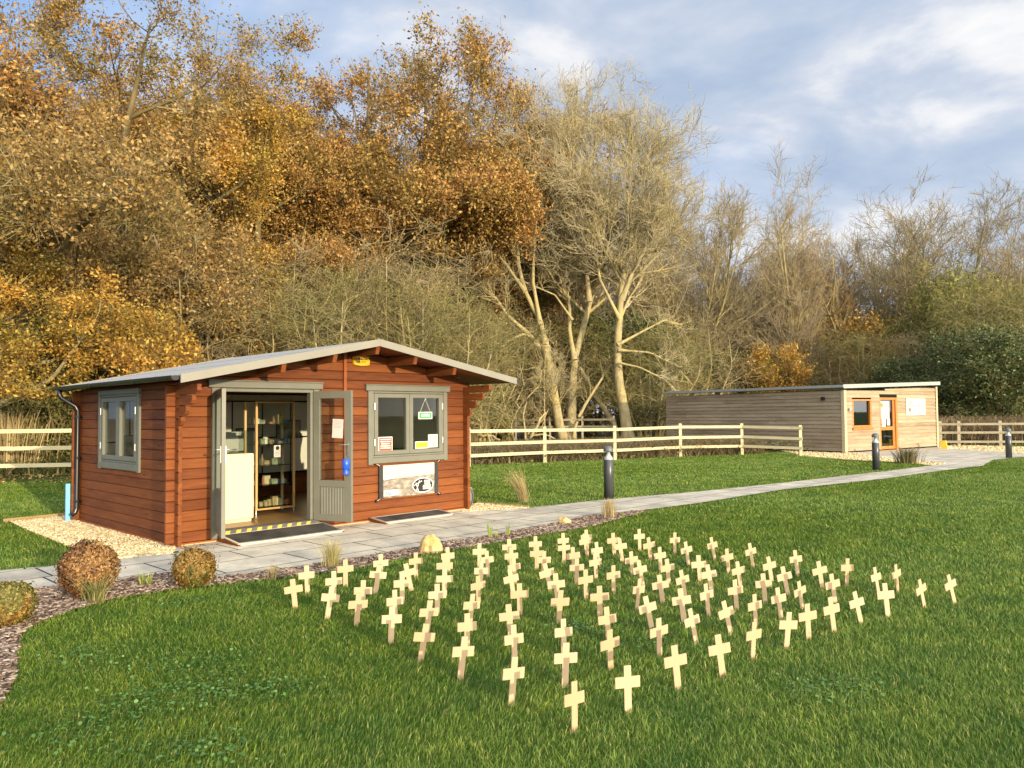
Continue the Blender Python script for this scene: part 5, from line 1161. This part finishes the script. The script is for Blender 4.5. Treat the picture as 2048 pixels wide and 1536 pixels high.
for a in [('bare_a', 1440, 58, 17.0, 'bare tree behind the left end of the timber building', 1.0), ('bare_b', 1530, 62, 17.6, 'bare tree left of the tallest bare tree at right', 1.0),
          ('bare_b', 1600, 55, 16.6, 'tallest bare tree standing above the timber building', .9), ('bare_rust', 1700, 58, 17.0, 'rounded reddish-twigged tree above the timber building door', 1.15),
          ('bare_a', 1790, 62, 17.4, 'bare tree with dense twigs behind the reddish rounded tree', 1.1), ('bare_c', 1870, 60, 17.0, 'bare tree with ivy clumps right of the reddish tree', 1.1),
          ('bare_a', 1960, 60, 14.4, 'bare tree near the right edge above the old fence', 1.05), ('bare_b', 2040, 55, 14.2, 'bare tree at the right edge of the photograph', 1.1),
          ('bare_c', 1370, 56, 16.0, 'bare multi-stemmed tree right of the pale ash trees', 1.0), ('bare_b', 1310, 60, 15.5, 'thin bare tree seen between the pale ash trees', .9),
          ('bare_c', 600, 44, 15.0, 'bare tree in the gap between the two oak groups', 1.0), ('bare_c', 1180, 54, 15.5, 'bare tree directly behind the twin ash stems', 1.0),
          ('bare_a', 1650, 70, 17.0, 'farther bare tree in the gap above the timber building', 1.1), ('bare_b', 1490, 72, 17.0, 'farther bare tree left of the gap above the timber building', 1.1), ('bare_a', 1900, 75, 17.0, 'farther bare tree behind the ivy-clad one', 1.2),
          ('bare_a', 1570, 68, 16.5, 'bare tree far behind the middle of the timber roof', 1.3), ('bare_b', 1745, 66, 17.0, 'bare tree far behind the reddish rounded tree', 1.4), 
          ('bare_b', 1990, 66, 16.0, 'far bare tree above the old fence', 1.4), ('bare_c', 1275, 58, 15.5, 'bare tree behind the lichened ash', 1.3), ('bare_c', 1080, 56, 16.0, 'bare tree behind the twin ash stems on the left', 1.2),
          ('bare_a', 2120, 60, 15.0, 'rightmost bare tree, its outer twigs cut off by the right edge', 1.1), ('bare_c', 700, 48, 15.0, 'bare tree behind the tallest rusty oak', 1.1), ('bare_c', 460, 45, 13.0, 'bare tree deep behind the golden oak', 1.1)]:
    plant(a[0], 'bare_tree', a[1], a[2], a[3], a[4], 'tree', BG, 12, a[5])
SG_ = 'tangled shrubs along the wood edge'
sh = [('thorn_b', 470, 27, 6.4, 'grey twiggy shrub behind the left slope of the cabin roof', 1.1), ('thorn_a', 560, 29, 6.8, 'olive twiggy shrub behind the cabin roof left of the ridge', 1.1), ('thorn_b', 640, 31, 8.4, 'tall grey thorn bush above the middle of the cabin roof', 1.0),
      ('thorn_a', 720, 27, 6.2, 'wide olive thorn bush directly above the cabin ridge', 1.25), ('thorn_b', 800, 30, 8.2, 'tall tangled thorn left of the bare ash', 1.1), ('thorn_a', 870, 28, 5.6, 'yellowish thorn bush beside the right cabin eave', 1.1),
      ('thorn_a', 950, 33, 5.8, 'thorn bush between the cabin eave and the first ash stem', 1.1), ('thorn_b', 1010, 40, 7.0, 'dark thorn bush behind the leaning branch of the ash', 1.2), ('thorn_a', 1090, 43, 6.6, 'thorn bush behind the twin ash stems', 1.2),
      ('thorn_a', 1300, 40, 5.6, 'drooping yellow twiggy shrub right of the lichened ash', 1.35), ('thorn_b', 1380, 48, 7.2, 'shrub at the left end of the timber building roof', 1.2), ('ivy', 1440, 52, 5.2, 'dark green bush above the left part of the timber roof', 1.1),
      ('maple', 1545, 50, 5.6, 'small golden maple above the middle of the timber roof', 1.0), ('ivy', 1500, 54, 5.4, 'dark green bush beside the small golden maple', 1.0), ('thorn_b', 1640, 52, 5.8, 'grey shrub above the corner of the timber building', 1.1), ('maple', 1730, 56, 8.0, 'golden maple half hidden among trunks above the timber door', 1.0),
      ('thorn_a', 1740, 50, 6.4, 'olive shrub leaning over the timber roof on the right', 1.2), ('ivy', 1850, 44, 4.4, 'dark evergreen bush right of the timber building', 1.2), ('ivy', 1925, 43, 5.8, 'dark evergreen mass behind the old fence', .9), ('ivy', 2010, 40, 5.4, 'dark evergreen bush at the right edge behind the old fence', 1.2),
      ('lime', 1930, 52, 10.0, 'yellow-green leafy tree above the dark evergreens', .75), ('lime', 2040, 50, 8.5, 'yellow-green leafy tree at the right edge', .8), ('olive', 1860, 54, 8.0, 'olive bush between the reddish tree and the lime one', .8),
      ('olive', 60, 23.5, 4.2, 'ivy-green bush behind the left fence rails', 1.2), ('olive', 150, 24, 4.4, 'green bush behind the fence beside the downpipe', 1.2), ('ivy', 230, 27, 5.0, 'dark bush behind the cabin at its left rear corner', 1.2), 
      ('thorn_a', 110, 26, 6.6, 'twiggy bush under the leftmost oak', 1.2), ('thorn_b', 330, 29, 7.0, 'grey twiggy bush under the broad golden oak', 1.2), ('ivy', 400, 33, 5.0, 'dark bush in the shade of the golden oak', 1.2), ('thorn_a', 10, 29, 7.5, 'twiggy bush below the brown oak at far left', 1.2),
      ('ivy', 520, 36, 5.4, 'dark bush behind the grey shrubs left of centre', 1.2), ('ivy', 680, 40, 6.0, 'dark ivy mass below the tallest rusty oak', 1.2), ('ivy', 860, 44, 6.4, 'dark ivy mass below the twin-topped oak', 1.2), ('olive', 770, 38, 7.0, 'olive mass behind the thorn above the cabin ridge', 1.2),
      ('ivy', 960, 48, 8.0, 'dark ivy mass left of the ash stems', 1.2), ('ivy', 1090, 50, 8.0, 'dark ivy mass between the ash stems', 1.2), ('ivy', 1200, 46, 7.0, 'dark bush behind the lichened ash', 1.2), ('olive', 1290, 50, 7.0, 'olive bush behind the drooping yellow shrub', 1.2),
      ('ivy', 1350, 60, 5.6, 'dark bush far behind the left timber roof end', 1.3), ('ivy', 1600, 64, 5.6, 'dark bush far behind the middle of the timber roof', 1.3), ('olive', 1700, 66, 9.5, 'olive bush far behind the reddish tree', 1.3), ('ivy', 1800, 60, 6.2, 'dark bush far behind the right timber roof end', 1.3),
      ('thorn_b', 1460, 64, 9.5, 'far grey bush in the gap above the timber roof', 1.2), ('thorn_b', 1850, 48, 6.4, 'grey shrub just right of the timber building', 1.0), ('thorn_a', 1990, 46, 8.6, 'olive shrub rising over the dark evergreens', 1.0), ('thorn_a', 2080, 44, 8.0, 'olive shrub at the right edge over the evergreens', 1.0)]
for a in sh:
    nm = {'thorn_a': 'thorn_bush', 'thorn_b': 'thorn_bush', 'ivy': 'evergreen_bush', 'olive': 'leafy_bush', 'lime': 'leafy_bush', 'maple': 'field_maple'}[a[0]]
    plant(a[0], nm, a[1], a[2], a[3], a[4], 'tree' if a[0] in ('maple',) else 'bush', SG_, 5, a[5], tname=('trunk', 'crown') if a[0] == 'maple' else ('stems', 'foliage'))
# the three pale ash trees
def ash(name, label, dist, stems_px, seed, spec):
    r = np.random.default_rng(seed); x0, y0 = stems_px[0][0][0]; base = AT(x0, y0, dist); base[2] = 0; st = []
    for pts, r0, r1 in stems_px:
        dd = 0.0; P = []
        sgn = r.normal(0, .9)
        for k, (x, y) in enumerate(pts): P.append(AT(x, y, dist + sgn * k * .35) - base)
        if pts[0][1] > 835: P[0][2] = -.15
        st.append((P, r0, r1))
    T, C, Pl = tree_mesh(r, st, spec, min_r=.0095)
    e = empty(name, tuple(base), 0, label, 'tree', 'pale bare ash trees behind the paddock fence')
    for me, nm in ((np_mesh('trunk', T, m_bark_ash, True), 'trunk'), (np_mesh('crown', C, m_twig_ash, False), 'crown')):
        o = bpy.data.objects.new(nm, me); COL.objects.link(o); o.parent = e
AS = [dict(k=26, a=(.45, 1.10), len=.38, t0=.38, t1=.97, Lref=8, w=.15, up=.05, seg=8, sides=5), dict(k=15, a=(.35, 1.0), len=.5, t0=.12, Lref=4, w=.2, up=.07, seg=7, sides=4), dict(k=9, a=(.3, .9), len=.55, t0=.1, Lref=2.2, w=.24, up=.06, seg=6, sides=3), dict(k=3, a=(.3, .9), len=.6, L=(.35, .9), t0=.15, Lref=1.1, w=.26, up=.05, seg=4, sides=3)]
ash('ash_tree', 'pale bare ash whose low limbs reach left over the cabin', 38, [
    ([(1132, 900), (1118, 850), (1105, 772), (1095, 715), (1088, 690)], .27, .19), ([(1093, 715), (1057, 667), (1017, 634), (990, 593), (959, 573), (929, 546), (880, 552)], .13, .03),
    ([(1095, 705), (1081, 644), (1050, 583), (1037, 535), (1034, 468), (1023, 410), (1008, 330), (985, 262)], .15, .03), ([(1060, 672), (1044, 669), (1017, 681), (1000, 698), (963, 701), (939, 725)], .07, .02),
    ([(1081, 650), (1065, 560), (1070, 470), (1075, 380), (1060, 300), (1050, 240)], .10, .025), ([(1050, 583), (1005, 520), (960, 470), (905, 430), (860, 400)], .09, .02), ([(1034, 470), (990, 400), (940, 350), (900, 320)], .07, .02)], 31, AS)
ash('ash_tree', 'tall straight-stemmed bare ash in the middle of the three', 38.8, [
    ([(1140, 900), (1142, 850), (1145, 772), (1149, 715), (1166, 657), (1179, 603), (1196, 546), (1203, 485), (1216, 420), (1222, 330), (1215, 235)], .26, .03),
    ([(1149, 720), (1139, 664), (1139, 603), (1105, 563), (1084, 520), (1075, 440)], .12, .03), ([(1179, 603), (1172, 535), (1159, 468), (1149, 400), (1140, 310), (1120, 235)], .12, .03), ([(1196, 546), (1220, 480), (1260, 400), (1290, 320), (1300, 250)], .10, .025), ([(1145, 640), (1110, 590), (1040, 560), (1000, 540)], .06, .02)], 32, AS)
ash('ash_tree', 'yellow-lichened bare ash on the right of the three', 37.2, [
    ([(1258, 885), (1250, 830), (1240, 780), (1235, 739), (1235, 688), (1240, 620), (1243, 562), (1264, 501), (1255, 434), (1262, 345), (1240, 262)], .28, .03),
    ([(1243, 600), (1268, 540), (1300, 480), (1325, 410), (1335, 345)], .12, .025), ([(1235, 690), (1290, 660), (1330, 640), (1365, 650)], .08, .02), ([(1240, 640), (1200, 560), (1185, 470), (1190, 380)], .09, .02), ([(1234, 725), (1280, 735), (1330, 760), (1370, 800)], .06, .02), ([(1236, 700), (1300, 705), (1350, 730), (1385, 770)], .06, .02)], 33, AS)
LS = [dict(k=7, a=(.35, 1.1), len=.3, t0=.4, w=.2, up=.05, seg=5, sides=4), dict(k=5, a=(.3, 1.0), len=.5, t0=.2, w=.25, up=.03, seg=4, sides=3)]
def limb(name, label, dist, stems_px, seed):
    r = np.random.default_rng(seed); x0, y0 = stems_px[0][0][0]; base = AT(x0, y0, dist); base[2] = 0
    st = [([AT(x, y, dist + k * .15) - base for k, (x, y) in enumerate(p)], a, b_) for p, a, b_ in stems_px]
    for s in st[:1]: s[0][0][2] = min(s[0][0][2], -.1)
    T, C, _ = tree_mesh(r, st, LS, min_r=.007); e = empty(name, tuple(base), 0, label, 'tree', 'young leaning stems behind the fence')
    for me, nm in ((np_mesh('trunk', T, m_bark_ash, True), 'trunk'), (np_mesh('crown', C, m_twig_ash, False), 'crown')):
        o = bpy.data.objects.new(nm, me); COL.objects.link(o); o.parent = e
limb('leaning_tree', 'lichened trunk leaning left at the foot of the right ash', 38.5, [([(1236, 880), (1227, 846), (1205, 812), (1190, 793), (1180, 770), (1160, 735)], .19, .07)], 41)
limb('leaning_tree', 'thin stem slanting right between the two ash trunks', 37.5, [([(1146, 885), (1150, 850), (1170, 810), (1185, 786), (1205, 755), (1223, 728)], .11, .04)], 42)
limb('sapling', 'pale sapling slanting from behind the cabin corner', 29, [([(990, 900), (975, 868), (958, 840), (942, 822), (930, 795)], .05, .02), ([(942, 822), (925, 812), (905, 790)], .025, .01)], 43)
limb('sapling', 'curved sapling between cabin corner and first ash', 33, [([(1052, 895), (1050, 860), (1046, 830), (1032, 805), (1010, 790), (985, 785)], .06, .02), ([(1046, 830), (1055, 795), (1080, 770), (1083, 740)], .04, .015), ([(1032, 805), (1048, 770), (1040, 730)], .03, .01)], 44)
limb('sapling', 'forked young stem left of the first ash', 32, [([(1033, 890), (1022, 850), (1010, 815), (1004, 780), (995, 740)], .05, .015), ([(1022, 850), (1035, 820), (1050, 800)], .03, .01)], 45)
limb('sapling', 'straight thin pole beside the second fence post', 34, [([(1092, 880), (1089, 840), (1089, 800), (1088, 760), (1092, 700)], .035, .012), ([(1089, 840), (1075, 820), (1060, 800)], .02, .01)], 46)
limb('sapling', 'slim sapling leaning left at the right edge above evergreens', 40, [([(2030, 885), (2032, 830), (2025, 780), (2018, 755), (1995, 745)], .06, .015), ([(2022, 770), (2020, 720), (2024, 690)], .04, .012)], 47)
# broken branches lying behind the fence
for k, (pts, rad, lb) in enumerate([([(1058, 878), (1075, 850), (1092, 825)], .07, 'broken pale branch leaning behind the second fence post'), ([(952, 872), (975, 870), (1000, 880)], .07, 'pale log lying behind the first fence span'), ([(1050, 882), (1070, 868), (1095, 869), (1110, 878)], .05, 'arched fallen branch behind the fence rails')]):
    P_ = [AT(x, y, 31 + k) for x, y in pts]; b0 = P_[0].copy(); b0[2] = 0; e = empty('fallen_branch', tuple(b0), 0, lb, 'branch')
    mb = MB(); mb.tube([tuple(p - b0) for p in resample(P_, 8, .03, rng)], [rad * (1 - .06 * i) for i in range(8)], 8); mb.build('limb', m_bark_ash, e, True)
    mb = MB(); q = P_[1] - b0; mb.tube([tuple(q), (q[0] + .3, q[1], q[2] + .3), (q[0] + .45, q[1], q[2] + .65)], [.025, .018, .008], 6); mb.build('side_branch', m_bark_ash, e, True)
# undergrowth (dead bracken, brambles and dry grass)
def stalks(name, pts, h, w, mat, label, lean=.35, nseg=3):
    n = len(pts); L = h * rng.uniform(.45, 1.25, n); a = rng.uniform(0, 2 * pi, n); ya = rng.uniform(0, pi, n); wd = w * rng.uniform(.6, 1.4, n)
    px = np.c_[np.cos(ya), np.sin(ya), np.zeros(n)] * wd[:, None] * .5; ld = np.c_[np.cos(a), np.sin(a), np.zeros(n)]; le = L * lean * rng.uniform(0, 1.6, n)
    rows = []
    for k in range(nseg + 1):
        t_ = k / nseg; c = np.c_[pts, np.zeros(n)] + ld * (le * t_ ** 1.8)[:, None] + np.c_[np.zeros((n, 2)), L * t_ * (1 - .15 * t_)]
        rows += [c - px * (1 - .8 * t_), c + px * (1 - .8 * t_)]
    V_ = np.stack(rows, 1); i = np.arange(n)[:, None] * (2 * nseg + 2); F_ = np.concatenate([i + np.array([[2 * k, 2 * k + 1, 2 * k + 3, 2 * k + 2]]) for k in range(nseg)])
    o = np_obj(name, V_.reshape(-1, 3), [F_], mat); tag(o, label, None, kind='stuff'); return o
m_dead = island_mat('dead_stalks', [(0, (.06, .035, .022)), (.35, (.13, .082, .05)), (.6, (.15, .14, .06)), (.8, (.27, .20, .11)), (1, (.46, .38, .22))], .8, .2)
m_reed = island_mat('dry_reed', [(0, (.22, .16, .07)), (.6, (.40, .31, .14)), (1, (.56, .46, .24))], .7, .2)
def band(n, x0, x1, g0, g1):
    x = rng.uniform(x0, x1, n); return np.c_[x, 22.9 + .47 * x + rng.uniform(g0, g1, n)]
q = band(80000, -3, 10.2, .85, 9.0); q = q[(q[:, 0] < 9.2) | (q[:, 1] > 31)]
q = q[~poly_in(q, B2_FOOT)]
stalks('undergrowth', q, .50, .018, m_dead, 'dead brown bracken and dry stalks behind the fence', 1.1)
q = np.c_[rng.uniform(17.2, 30, 26000), rng.uniform(33.2, 40, 26000)]; stalks('undergrowth', q, 1.2, .025, m_dead, 'dead brown stalks behind the old fence', .55)
q = np.c_[rng.uniform(-17, -4, 16000), rng.uniform(20.5, 27, 16000)]; stalks('undergrowth', q, .45, .05, island_mat('bramble_green', [(0, (.03, .045, .012)), (.5, (.09, .11, .03)), (.85, (.22, .19, .07)), (1, (.38, .27, .11))], .7, .2), 'bramble and dry stems under the left wood edge', .9)
P_ = np.c_[rng.uniform(-17, -4, 15000), rng.uniform(20.3, 26, 15000)]; n = len(P_); hh = np.clip((P_[:, 1] - 20.2) / 3, .05, 1) * .9
tag(pieces('ground_ivy', np.c_[P_, rng.uniform(.03, 1, n) * hh], LEAFV, [[(0, 1, 2, 3)]], rng.uniform(.07, .14, n).reshape(n, 1, 1) * np.ones((n, 1, 3)), rotmats(n, .8), m_leaf_olive), 'low green ivy and bramble leaves behind the left fence')
P_ = band(16000, -3, 16, .4, 9.0); P_ = P_[~poly_in(P_, B2_FOOT)]; n = len(P_)
tag(pieces('ground_ivy', np.c_[P_, rng.uniform(.02, .42, n)], LEAFV, [[(0, 1, 2, 3)]], rng.uniform(.06, .13, n).reshape(n, 1, 1) * np.ones((n, 1, 3)), rotmats(n, .8), m_leaf_olive), 'low green bramble leaves among the dead stalks')

# ornamental grasses, sprouts, topiary, stones
def tuft(name, label, cat, x, y, n, h, w, mat, spread=.05, lean=.5, leanx=0.0, group=None, extra=None):
    p = G(x, y, .02); r_ = rng; e = empty(name, tuple(p), 0, label, cat, group)
    a = r_.uniform(0, 2 * pi, n); rad = np.abs(r_.normal(0, spread, n)); L = h * r_.uniform(.5, 1.1, n); b_ = np.c_[np.cos(a) * rad, np.sin(a) * rad, np.zeros(n)]
    out = np.c_[np.cos(a), np.sin(a), np.zeros(n)] * (lean * r_.uniform(.1, 1, n) * L)[:, None] + np.array([leanx, 0, 0]) * (L * r_.uniform(.4, 1.2, n))[:, None]
    ya = r_.uniform(0, pi, n); px = np.c_[np.cos(ya), np.sin(ya), np.zeros(n)] * w * .5; rows = []; ns = 4
    for k in range(ns + 1):
        t_ = k / ns; c = b_ + out * t_ ** 1.7 + np.c_[np.zeros((n, 2)), L * t_ * (1 - .12 * t_ * t_)]; rows += [c - px * (1 - .75 * t_ ** 2), c + px * (1 - .75 * t_ ** 2)]
    i = np.arange(n)[:, None] * (2 * ns + 2); F_ = np.concatenate([i + np.array([[2 * k, 2 * k + 1, 2 * k + 3, 2 * k + 2]]) for k in range(ns)])
    np_obj('leaf_blades', np.stack(rows, 1).reshape(-1, 3), [F_], mat, e); mb = MB(); mb.lathe([(spread * 1.2, -.03), (spread * 1.2, .01), (.001, .03)], 0, 0, 10); mb.build('crown_base', simple('plant_base', (.14, .10, .05), .9), e); return e
m_feather = island_mat('feather_grass', [(0, (.22, .22, .07)), (.5, (.42, .37, .14)), (1, (.66, .56, .30))], .7, .2, .2)
m_straw = island_mat('straw', [(0, (.26, .19, .08)), (.5, (.44, .34, .16)), (1, (.60, .50, .28))], .7, .2, .1)
m_spr = island_mat('green_sprout', [(0, (.10, .20, .02)), (.6, (.26, .38, .04)), (1, (.48, .48, .10))], .5, .3, .25)
tuft('feather_grass', 'pale green feather grass tuft by the paving in front of the doors', 'ornamental grass', 664, 1132, 420, .30, .003, m_feather, .045, .42)
tuft('feather_grass', 'small straw feather grass left of the crosses', 'ornamental grass', 546, 1156, 160, .14, .003, m_straw, .03, .4)
tuft('feather_grass', 'straw-coloured grass tuft on the bed below the nearest bollard', 'ornamental grass', 1218, 1034, 320, .30, .004, m_straw, .05, .12)
tuft('dry_grass_clump', 'tall dry grass clump leaning left on the lawn behind the path', 'ornamental grass', 1047, 1004, 260, .66, .0045, m_straw, .05, .38, -.45)
tuft('grass_clump', 'rough dark grass clump on gravel before the timber building', 'ornamental grass', 1815, 926, 420, .52, .012, island_mat('rough_grass', [(0, (.06, .055, .02)), (.6, (.17, .15, .06)), (1, (.36, .28, .15))], .7), .15, .6)
tuft('reed_clump', 'tall dry reeds behind the left end of the fence', 'reeds', 14, 946, 520, 1.9, .022, m_reed, .45, .22)
m_spr2 = island_mat('sedge_leaf', [(0, (.07, .10, .02)), (.5, (.16, .17, .05)), (.8, (.30, .26, .10)), (1, (.46, .36, .18))], .6)
tuft('sedge', 'green and straw sedge tuft in front of the brown topiary ball', 'ornamental grass', 190, 1204, 110, .26, .006, m_spr2, .04, .85)
for x, y, lb, hh, nn in ((283, 1172, 'small bright green sprout between the two right topiary balls', .15, 12), (296, 1170, 'bright green sprout with a reddish base beside the other', .12, 10), (979, 1076, 'green iris shoots on the bed right of the big stone', .22, 16), (994, 1074, 'darker thin iris shoot between its neighbours', .15, 7), (1016, 1072, 'green iris shoots furthest right on the bed', .19, 14), (415, 1167, 'low green weed at the foot of the right topiary ball', .06, 12), (760, 1118, 'tiny yellow shoot on the bed edge', .05, 8), (1245, 1033, 'tiny yellow tuft where the bed narrows', .07, 14)):
    tuft('iris_shoot', lb, 'shoots', x, y, nn, hh, .010, m_spr, .022, .28)
def topiary(x, yb, rpx, label, mats, seed, rz=1.0):
    r = np.random.default_rng(seed); p = G(x, yb, .02); d = (p - ORG) @ FW; R_ = rpx / FPX * d; e = empty('topiary_ball', tuple(p), 0, label, 'topiary', 'clipped box balls in the bark bed')
    mb = MB()
    for k in range(7):
        a = r.uniform(0, 2 * pi); mb.tube([(0, 0, -.02), (cos(a) * R_ * .25, sin(a) * R_ * .25, R_ * .7), (cos(a) * R_ * .6, sin(a) * R_ * .6, R_ * r.uniform(.9, 1.5))], [.012, .008, .004], 6)
    mb.build('stem', m_bark_oak, e)
    n = 11000; v = unit(r.normal(0, 1, (n, 3))); rad = R_ * (1 - np.abs(r.normal(0, .10, n))) * (1 + .09 * np.sin(v[:, 0] * 4 + seed) * np.cos(v[:, 1] * 3 + 1) + .05 * np.sin(v[:, 0] * 11 + v[:, 2] * 9) * np.cos(v[:, 1] * 12 + seed)) * np.where(np.sin(v[:, 0] * 7 + v[:, 2] * 8 + seed * 2) * np.sin(v[:, 1] * 9 - v[:, 2] * 5) > .62, .86, 1.0) + (r.uniform(0, 1, n) < .05) * r.uniform(0, .06, n)
    c = v * rad[:, None] * np.array([1, 1, rz]) + np.array([0, 0, R_ * rz * .97]); c = c[c[:, 2] > .0]; n = len(c); nv = unit(c - np.array([0, 0, R_ * .97]) + r.normal(0, .25 * R_, (n, 3)))
    ax = unit(np.cross(nv, r.normal(0, 1, (n, 3)))); ax = unit(ax + nv * r.uniform(0, .9, n)[:, None]); b_ = unit(np.cross(ax, nv)); s = r.uniform(.011, .034, n)[:, None]
    V_ = np.stack([c - ax * s * .5, c + b_ * s * .3, c + ax * s * .5, c - b_ * s * .3], 1).reshape(-1, 3); np_obj('foliage', V_, [np.arange(n * 4).reshape(-1, 4)], mats, e)
def topi_mat(name, a, b_, split, s=6.0):
    m, t, bb = base_mat(name, .55, .35); geo = N(t, 'ShaderNodeNewGeometry'); n = tex(t, s=s, detail=2); tc = N(t, 'ShaderNodeTexCoord'); sp = N(t, 'ShaderNodeSeparateXYZ'); t.links.new(tc.outputs['Object'], sp.inputs[0])
    c1 = ramp(t, geo.outputs['Random Per Island'], a); c2 = ramp(t, geo.outputs['Random Per Island'], b_)
    f = ramp(t, mth(t, 'ADD', n.outputs[0], mth(t, 'MULTIPLY', sp.outputs[0], split)), [(.52, (0, 0, 0)), (.62, (1, 1, 1))]); t.links.new(mixc(t, f, c1, c2), bb.inputs['Base Color']); return m
BRN = [(0, (.055, .024, .010)), (.5, (.13, .058, .020)), (1, (.26, .14, .05))]; PAL = [(0, (.14, .065, .02)), (.5, (.26, .135, .042)), (1, (.40, .24, .09))]; OLV = [(0, (.055, .06, .012)), (.5, (.13, .125, .024)), (1, (.26, .22, .06))]; AMB = [(0, (.085, .046, .010)), (.5, (.19, .110, .022)), (1, (.34, .22, .055))]
topiary(174, 1192, 56, 'large brown dying topiary ball with a pale right side', topi_mat('brown_box', BRN, PAL, 1.3), 1)
topiary(386, 1172, 41, 'neat bronze topiary ball nearest the open doors', topi_mat('bronze_box', AMB, OLV, .0), 2, .92)
topiary(20, 1250, 43, 'greenish topiary ball cut by the left edge', topi_mat('green_box', OLV, AMB, .4), 3)
def rock(x, y, w, d_, h, label, seed, lean=.0):
    r = np.random.default_rng(seed); import bmesh
    p = G(x, y, .015); me = bpy.data.meshes.new('rock'); b = bmesh.new(); bmesh.ops.create_icosphere(b, subdivisions=4, radius=1)
    pl = [(unit(r.normal(0, 1, 3)), r.uniform(.62, .88)) for _ in range(16)]; ph = r.uniform(0, 6, 6)
    for v in b.verts:
        c = np.array(v.co)
        for n_, t_ in pl:
            q = c @ n_
            if q > t_: c = c - n_ * (q - t_) * .95
        c *= 1 + .03 * sin(c[0] * 9 + ph[0]) + .03 * sin(c[1] * 11 + ph[1]) + .02 * sin(c[2] * 13 + ph[2])
        v.co = Vector((c[0] * w / 2 + lean * c[2], c[1] * d_ / 2, max(-.12, c[2]) * h / 1.0 * .95 + .0))
    b.to_mesh(me); b.free(); m, t, bb = base_mat('sandstone', .9, .15); n = tex(t, s=7, detail=7, rough=.65)
    t.links.new(ramp(t, n.outputs[0], [(.3, (.34, .21, .07)), (.5, (.56, .40, .17)), (.7, (.68, .53, .27))]), bb.inputs['Base Color']); bump(t, bb, n.outputs[0], .8, .02); me.materials.append(m)
    o = bpy.data.objects.new('sandstone_rock', me); COL.objects.link(o); o.location = tuple(p); o.rotation_euler = (0, 0, r.uniform(-.4, .4)); tag(o, label, 'rock', 'yellow sandstone rocks on the bed'); return o
rock(861, 1104, .27, .22, .245, 'big pointed yellow sandstone rock on the paving edge', 3, .03)
rock(1128, 1047, .21, .17, .105, 'low rounded yellow sandstone rock at the path edge', 5)
rock(1164, 1050, .09, .07, .03, 'tiny flat tan stone near the low rounded rock', 8)
for sx_, sy_, lb in ((352, 1107, 'small round black stone by the cabin corner'),):
    o = rock(sx_, sy_, .07, .06, .03, lb, 9); o.data.materials.clear(); o.data.materials.append(simple('dark_stone', (.05, .05, .05), .6)); o.name = 'dark_stone'; o['group'] = 'stones'; del o['group']
